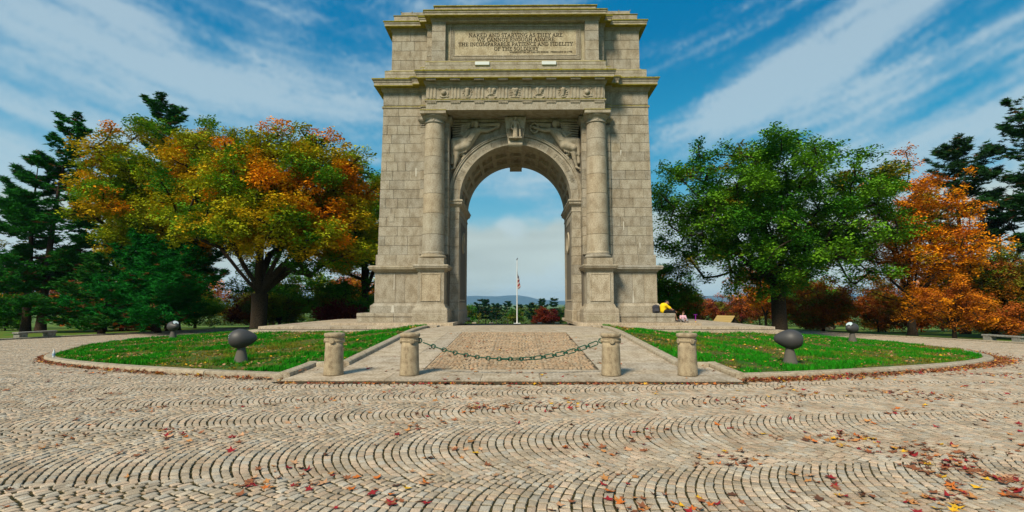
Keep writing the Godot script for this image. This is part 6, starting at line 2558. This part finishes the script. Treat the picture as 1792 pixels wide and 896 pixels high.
func build_trees() -> void:
	for i in 3:
		sprays.append(leaf_spray(60 + i, 7, 0.14))
	for i in 2:
		tufts_n.append(needle_tuft(70 + i))
	var orange := Color(0.74, 0.27, 0.008)
	var gold := Color(0.56, 0.36, 0.010)
	var lime := Color(0.30, 0.33, 0.012)
	var green := Color(0.12, 0.28, 0.015)
	var dark := Color(0.045, 0.17, 0.012)
	var rust := Color(0.36, 0.095, 0.016)
	var wine := Color(0.15, 0.022, 0.018)
	var olive := Color(0.17, 0.16, 0.016)
	# big maples on the left
	leafy("maple_tree", "broad maple with orange and green leaves over a short forked trunk left of the arch", foot(-20.0, 40.0), {"seed": 12, "c": Vector3(1.5, 9.4, 0.5), "r": Vector3(9.0, 7.4, 7.2), "fork": 3.2, "tr": 0.62, "limbs": 10, "clumps": 420, "per": 62, "cr": 1.2, "size": 0.50, "tip": 0.016, "under": 0.95, "floor": 3.4, "open": Vector2(5.0, 7.2), "rise": 0.25,
		"cols": [[dark, 0.09], [green, 0.20], [lime, 0.25], [gold, 0.26], [orange, 0.20]]})
	leafy("maple_tree", "tall golden green maple left of the orange maple, behind the low dark pine", foot(-30.0, 45.0), {"seed": 18, "c": Vector3(0.4, 11.9, 0), "r": Vector3(9.4, 8.3, 7.5), "fork": 4.5, "tr": 0.5, "limbs": 9, "clumps": 420, "per": 62, "cr": 1.25, "size": 0.52, "tip": 0.016, "under": 0.9, "floor": 5.0, "rise": 0.1,
		"cols": [[dark, 0.07], [green, 0.20], [lime, 0.36], [gold, 0.29], [orange, 0.08]]})
	leafy("maple_tree", "yellowing maple whose crown ends behind the left edge of the arch", foot(-16.0, 54.0), {"seed": 33, "c": Vector3(0.8, 10.0, 0), "r": Vector3(6.2, 7.4, 6.0), "fork": 3.5, "tr": 0.42, "limbs": 8, "clumps": 260, "per": 56, "cr": 1.2, "size": 0.5, "floor": 3.0,
		"cols": [[dark, 0.22], [green, 0.30], [lime, 0.16], [gold, 0.2], [orange, 0.12]]})
	# oak on the right
	leafy("oak_tree", "spreading dark green oak with tall stems right of the arch", foot(21.2, 42.0), {"seed": 24, "c": Vector3(-0.1, 9.5, 0), "r": Vector3(11.4, 8.4, 7.5), "fork": 4.2, "tr": 0.58, "limbs": 13, "clumps": 450, "per": 46, "cr": 1.15, "size": 0.52, "tip": 0.016, "under": 0.85, "floor": 3.3, "fill": 0.42,
		"cols": [[Color(0.24, 0.20, 0.012), 0.04], [dark, 0.40], [green, 0.56]]})
	# orange maple on the right
	leafy("maple_tree", "bright orange maple right of the oak, seen over the ring road", foot(34.0, 45.0), {"seed": 39, "c": Vector3(0.6, 8.6, 0), "r": Vector3(6.0, 8.0, 5.5), "fork": 2.2, "tr": 0.32, "limbs": 10, "clumps": 250, "per": 25, "cr": 1.0, "size": 0.46, "floor": 2.2, "fill": 0.5,
		"cols": [[olive, 0.06], [rust, 0.10], [Color(0.58, 0.19, 0.010), 0.28], [orange, 0.38], [gold, 0.18]]})
	leafy("maple_tree", "thin amber maple at the right edge behind the stone bench", foot(43.0, 47.0), {"seed": 42, "c": Vector3(0, 4.6, 0), "r": Vector3(5.6, 4.6, 4.5), "fork": 1.8, "tr": 0.22, "limbs": 8, "clumps": 210, "per": 30, "cr": 0.95, "size": 0.44, "floor": 0.8, "fill": 0.5,
		"cols": [[rust, 0.32], [olive, 0.40], [dark, 0.10], [Color(0.40, 0.15, 0.01), 0.18]]})
	leafy("maple_tree", "low rusty maple with drooping leaves left of the right stone bench", foot(33.0, 39.5), {"seed": 45, "c": Vector3(-0.5, 2.5, 0), "r": Vector3(3.6, 2.6, 3.0), "fork": 0.9, "tr": 0.13, "limbs": 7, "clumps": 90, "per": 24, "cr": 0.75, "size": 0.34, "floor": 0.4, "fill": 0.5,
		"cols": [[rust, 0.3], [Color(0.50, 0.16, 0.01), 0.35], [orange, 0.25], [olive, 0.1]]})
	# pines on the left
	var needle := Color(0.018, 0.115, 0.012)
	pine("pine_tree", "tall white pine with layered plates at the far left edge", foot(-46.5, 50.0), {"seed": 51, "h": 21.5, "base": 3.2, "L": 6.2, "tr": 0.42, "tiers": 18, "per": 240, "size": 0.62, "col": needle, "lean": Vector3(2.0, 0, 0), "gaps": 0.22, "taper": 0.55, "crown": 1.6})
	pine("pine_tree", "white pine with a bare lower trunk second from the left edge", foot(-42.5, 52.5), {"seed": 56, "h": 17.0, "base": 7.8, "L": 5.0, "tr": 0.4, "tiers": 11, "per": 220, "size": 0.62, "col": needle, "gaps": 0.2, "taper": 0.5, "crown": 1.4})
	pine("pine_tree", "tallest dark pine rising behind the golden green maple", foot(-41.5, 58.0), {"seed": 57, "h": 25.5, "base": 6.0, "L": 8.0, "tr": 0.5, "tiers": 21, "per": 260, "size": 0.72, "col": Color(0.022, 0.11, 0.012), "lean": Vector3(0.6, 0, 0), "taper": 0.55, "crown": 2.2})
	pine("pine_tree", "low spreading dark pine under the golden green maple, with a pale trunk", foot(-29.0, 41.5), {"seed": 60, "h": 7.4, "base": 1.3, "L": 6.0, "tr": 0.34, "tiers": 13, "per": 200, "size": 0.6, "col": Color(0.010, 0.12, 0.014), "skirt": 0.3, "taper": 0.45, "gaps": 0.08, "inner": 0.15})
	pine("pine_tree", "low pine with wide drooping boughs between the left bench and the pale pine trunk", foot(-33.8, 42.0), {"seed": 61, "h": 6.2, "base": 1.2, "L": 5.6, "tr": 0.26, "tiers": 9, "per": 170, "size": 0.58, "col": Color(0.022, 0.11, 0.014), "skirt": 0.4, "taper": 0.4, "rise": 0.04, "inner": 0.2})
	pine("pine_tree", "shadowy pine at the left frame edge behind the left bench", foot(-48.0, 50.0), {"seed": 64, "h": 17.0, "base": 2.0, "L": 6.0, "tr": 0.4, "tiers": 15, "per": 210, "size": 0.66, "col": needle, "gaps": 0.2, "crown": 1.0})
	# pines on the right
	pine("pine_tree", "large dark pine at the right edge with boughs reaching over the orange maple", foot(49.0, 47.0), {"seed": 71, "h": 21.5, "base": 8.0, "L": 8.2, "tr": 0.46, "tiers": 11, "per": 250, "size": 0.68, "col": Color(0.016, 0.06, 0.014), "gaps": 0.22, "taper": 0.4, "crown": 2.4})
	pine("pine_tree", "dark pine standing behind the orange maple with its top above it", foot(46.3, 54.0), {"seed": 74, "h": 19.8, "base": 9.0, "L": 6.2, "tr": 0.42, "tiers": 11, "per": 150, "size": 0.7, "col": Color(0.018, 0.055, 0.014), "gaps": 0.15, "taper": 0.5, "crown": 1.8})
	bare_tree("bare_tree", "leafless grey tree whose twigs stand between the orange maple and the right pine", foot(47.0, 50.0), 13.5, 81, 0.75)
	bare_tree("bare_tree", "leafless forked tree between the two left pines", foot(-40.0, 52.0), 12.0, 84, 0.55)
	# low coloured trees behind
	var low := [
		["understory_tree", "small orange maple behind the left white pine", -44.0, 55.0, 4.6, 3.6, [[rust, 0.2], [orange, 0.55], [gold, 0.25]], 91],
		["understory_tree", "small thin orange tree right of the left bench", -37.5, 55.0, 4.2, 3.2, [[rust, 0.2], [orange, 0.5], [olive, 0.3]], 92],
		["understory_tree", "olive green bush tree behind the orange maple trunk on its left", -24.0, 52.0, 3.6, 3.8, [[olive, 0.5], [lime, 0.3], [green, 0.2]], 93],
		["understory_tree", "dark green tree behind the orange maple trunk on its right", -17.5, 50.0, 4.6, 4.4, [[dark, 0.45], [green, 0.4], [olive, 0.15]], 94],
		["understory_tree", "dark red shrub tree close to the left foot of the arch", -15.8, 47.0, 2.3, 2.3, [[wine, 0.75], [rust, 0.25]], 95],
		["understory_tree", "green tree close to the right edge of the arch", 14.0, 47.0, 5.6, 3.4, [[dark, 0.5], [green, 0.4], [olive, 0.1]], 96],
		["understory_tree", "rust red tree behind the purple scooter", 16.6, 58.0, 3.4, 3.8, [[rust, 0.6], [wine, 0.25], [olive, 0.15]], 97],
		["understory_tree", "thin reddish tree behind the log hut", 42.0, 98.0, 4.6, 4.6, [[rust, 0.5], [wine, 0.3], [olive, 0.2]], 98],
		["understory_tree", "rust brown spreading tree right of the oak trunk", 30.5, 52.0, 4.4, 4.8, [[rust, 0.65], [Color(0.46, 0.13, 0.01), 0.35]], 99],
		["understory_tree", "dark green tree filling the gap behind the rust brown tree", 34.0, 60.0, 5.6, 5.0, [[dark, 0.6], [green, 0.3], [rust, 0.1]], 100],
		["understory_tree", "brown orange tree at the far right edge", 51.0, 52.0, 5.0, 4.6, [[rust, 0.4], [Color(0.48, 0.16, 0.01), 0.3], [olive, 0.3]], 101],
		["understory_tree", "amber low tree behind the right bench", 40.0, 44.0, 2.6, 3.6, [[rust, 0.35], [Color(0.48, 0.16, 0.01), 0.4], [olive, 0.25]], 102],
		["understory_tree", "olive tree under the left pines behind the left bench", -41.0, 60.0, 3.6, 4.6, [[olive, 0.6], [green, 0.4]], 103],
		["understory_tree", "ochre bush tree behind the low dark pine", -31.0, 60.0, 3.6, 4.6, [[olive, 0.4], [lime, 0.25], [gold, 0.2], [rust, 0.15]], 104]]
	for l in low:
		var hh: float = l[4]
		leafy(l[0], l[1], foot(l[2], l[3]), {"seed": l[7], "c": Vector3(0, hh * 0.62, 0), "r": Vector3(l[5], hh * 0.62, l[5] * 0.8), "fork": hh * 0.2, "tr": 0.12, "limbs": 7, "clumps": 70, "per": 30, "cr": 0.85, "size": 0.44, "floor": 0.3, "fill": 0.5, "cols": l[6]})
	leafy("shrub", "dome of dark red shrub seen through the arch at the right", foot(5.0, 92.0), {"cat": "shrub", "seed": 110, "c": Vector3(0, 1.4, 0), "r": Vector3(2.6, 2.0, 2.2), "fork": 0.4, "tr": 0.1, "limbs": 6, "clumps": 60, "per": 40, "cr": 0.7, "size": 0.4, "floor": 0.1, "cols": [[wine, 0.5], [Color(0.18, 0.03, 0.012), 0.5]]})
	leafy("shrub", "low reddish heather mound just left of the log hut", foot(19.3, 55.0), {"cat": "shrub", "seed": 113, "c": Vector3(0, 0.4, 0), "r": Vector3(1.3, 0.7, 1.0), "fork": 0.15, "tr": 0.05, "limbs": 5, "clumps": 40, "per": 30, "cr": 0.4, "size": 0.25, "floor": 0.0, "cols": [[rust, 0.6], [Color(0.3, 0.12, 0.05), 0.4]]})
	# more low growth that closes the gaps under the crowns
	for i in 22:
		rng.seed = 700 + i
		var s := -1.0 if i % 2 else 1.0
		var d := rnd(50, 62)
		var x := s * lerpf(16.0, 60.0, (i / 2) / 10.0) + rnd(-1.5, 1.5)
		var hh := rnd(2.8, 4.8)
		if s > 0 and x / d > 0.33 and x / d < 0.49:
			continue
		var pal: Array = [[[dark, 0.5], [olive, 0.5]], [[olive, 0.4], [rust, 0.6]], [[rust, 0.6], [wine, 0.4]], [[dark, 0.6], [green, 0.4]]][rng.randi() % 4]
		if s > 0 and rng.randf() < 0.6:
			pal = [[rust, 0.55], [olive, 0.25], [Color(0.46, 0.13, 0.01), 0.2]]
		leafy("bush", "tall autumn bush in the growth under the trees on the %s" % ("left" if s < 0 else "right"), foot(x, d), {"cat": "bush", "group": "bushes under the trees on the %s" % ("left" if s < 0 else "right"), "seed": 720 + i, "c": Vector3(0, hh * 0.5, 0), "r": Vector3(hh * 0.8, hh * 0.55, hh * 0.6), "fork": hh * 0.12, "tr": 0.07, "limbs": 7, "clumps": 70, "per": 30, "cr": 0.85, "size": 0.46, "floor": 0.05, "fill": 0.5, "cols": pal})
	for i in 7:
		rng.seed = 760 + i
		var d := rnd(96, 118)
		var x := d * lerpf(0.29, 0.50, i / 6.0)
		var hh := rnd(5.0, 7.5)
		leafy("woodland_tree", "rusty tree in the wood behind the log hut", foot(x, d), {"group": "rusty trees behind the log hut", "seed": 780 + i, "c": Vector3(0, hh * 0.55, 0), "r": Vector3(hh * 0.7, hh * 0.55, hh * 0.5), "fork": hh * 0.2, "tr": 0.14, "limbs": 6, "clumps": 60, "per": 30, "cr": 1.0, "size": 0.6, "floor": 0.1, "fill": 0.5, "cols": [[rust, 0.5], [wine, 0.2], [olive, 0.3]]})
	# wood behind, as trees that close the view at both sides
	for i in 40:
		rng.seed = 500 + i
		var s := -1.0 if i % 2 else 1.0
		var d := rnd(66, 84)
		var x := s * lerpf(17.0, 96.0, (i / 2) / 19.0) + rnd(-2, 2)
		if s > 0 and x / d > 0.34 and x / d < 0.47:
			d += 40.0
			x *= 1.45
		var hh := rnd(6.5, 9.5) if absf(x) < 60 else rnd(8, 12)
		var pal: Array = [[[dark, 0.6], [green, 0.4]], [[olive, 0.6], [rust, 0.4]], [[rust, 0.6], [orange, 0.4]], [[green, 0.5], [lime, 0.5]]][rng.randi() % 4]
		leafy("woodland_tree", "autumn tree in the wood behind the lawn on the %s" % ("left" if s < 0 else "right"), foot(x, d), {"group": "woodland trees behind the lawn on the %s" % ("left" if s < 0 else "right"), "seed": 600 + i, "c": Vector3(0, hh * 0.58, 0), "r": Vector3(hh * 0.62, hh * 0.55, hh * 0.5), "fork": hh * 0.2, "tr": 0.16, "limbs": 6, "clumps": 60, "per": 30, "cr": 1.1, "size": 0.62, "floor": 0.2, "fill": 0.5, "cols": pal})
	# tree line seen through the arch
	for i in 30:
		rng.seed = 800 + i
		var x := lerpf(-34.0, 34.0, i / 29.0) + rnd(-1.0, 1.0)
		var d := rnd(150, 172)
		if i % 3 != 2:
			pine("far_pine", "dark green pine in the far tree line seen through the arch", foot(x, d), {"group": "far pines seen through the arch", "seed": 900 + i, "h": rnd(7.0, 9.6), "base": 2.6, "L": 2.4, "tr": 0.16, "tiers": 6, "per": 46, "size": 0.9, "col": Color(0.010, 0.045, 0.016), "taper": 0.45, "crown": 0.9, "gaps": 0.1})
		else:
			leafy("far_tree", "round green tree in the far tree line seen through the arch", foot(x, d), {"group": "far round trees seen through the arch", "seed": 900 + i, "c": Vector3(0, 3.6, 0), "r": Vector3(3.0, 3.0, 2.4), "fork": 1.0, "tr": 0.15, "limbs": 5, "clumps": 36, "per": 26, "cr": 0.9, "size": 0.7, "floor": 0.3, "cols": [[dark, 0.5], [olive, 0.5]]})
	# hedge-like far wood below the pines: nobody could count it
	var where := []
	var tint := PackedColorArray()
	rng.seed = 1000
	for i in 5200:
		var x := rnd(-120, 120)
		var d := rnd(172, 196)
		var top := 5.6 + 0.9 * sin(x * 0.35) + 0.6 * sin(x * 1.1)
		where.append(Transform3D(Basis.from_euler(Vector3(rnd(-0.5, 0.5), rnd(0, TAU), 0)) * Basis.from_scale(Vector3.ONE * rnd(1.2, 2.2)), Vector3(x, ground(x, d) + rng.randf() * top, -d)))
		var c := green.lerp(olive, rng.randf()) * 0.42
		tint.append(Color(c.r, c.g, c.b))
	var far := crowd(self, "far_wood", sprays[0], M.leaf, where, tint)
	tag(far, "low dark green wood beyond the arch at the foot of the hazy hills", "wood")

# ---------------------------------------------------------------- build
func _ready() -> void:
	setup()
	materials()
	build_ground()
	build_lawn()
	build_walk()
	build_far()
	build_arch()
	build_trees()
	build_bollards()
	build_chain()
	build_lamps()
	build_benches()
	build_flag()
	build_people()
	build_grass()
	build_leaves()
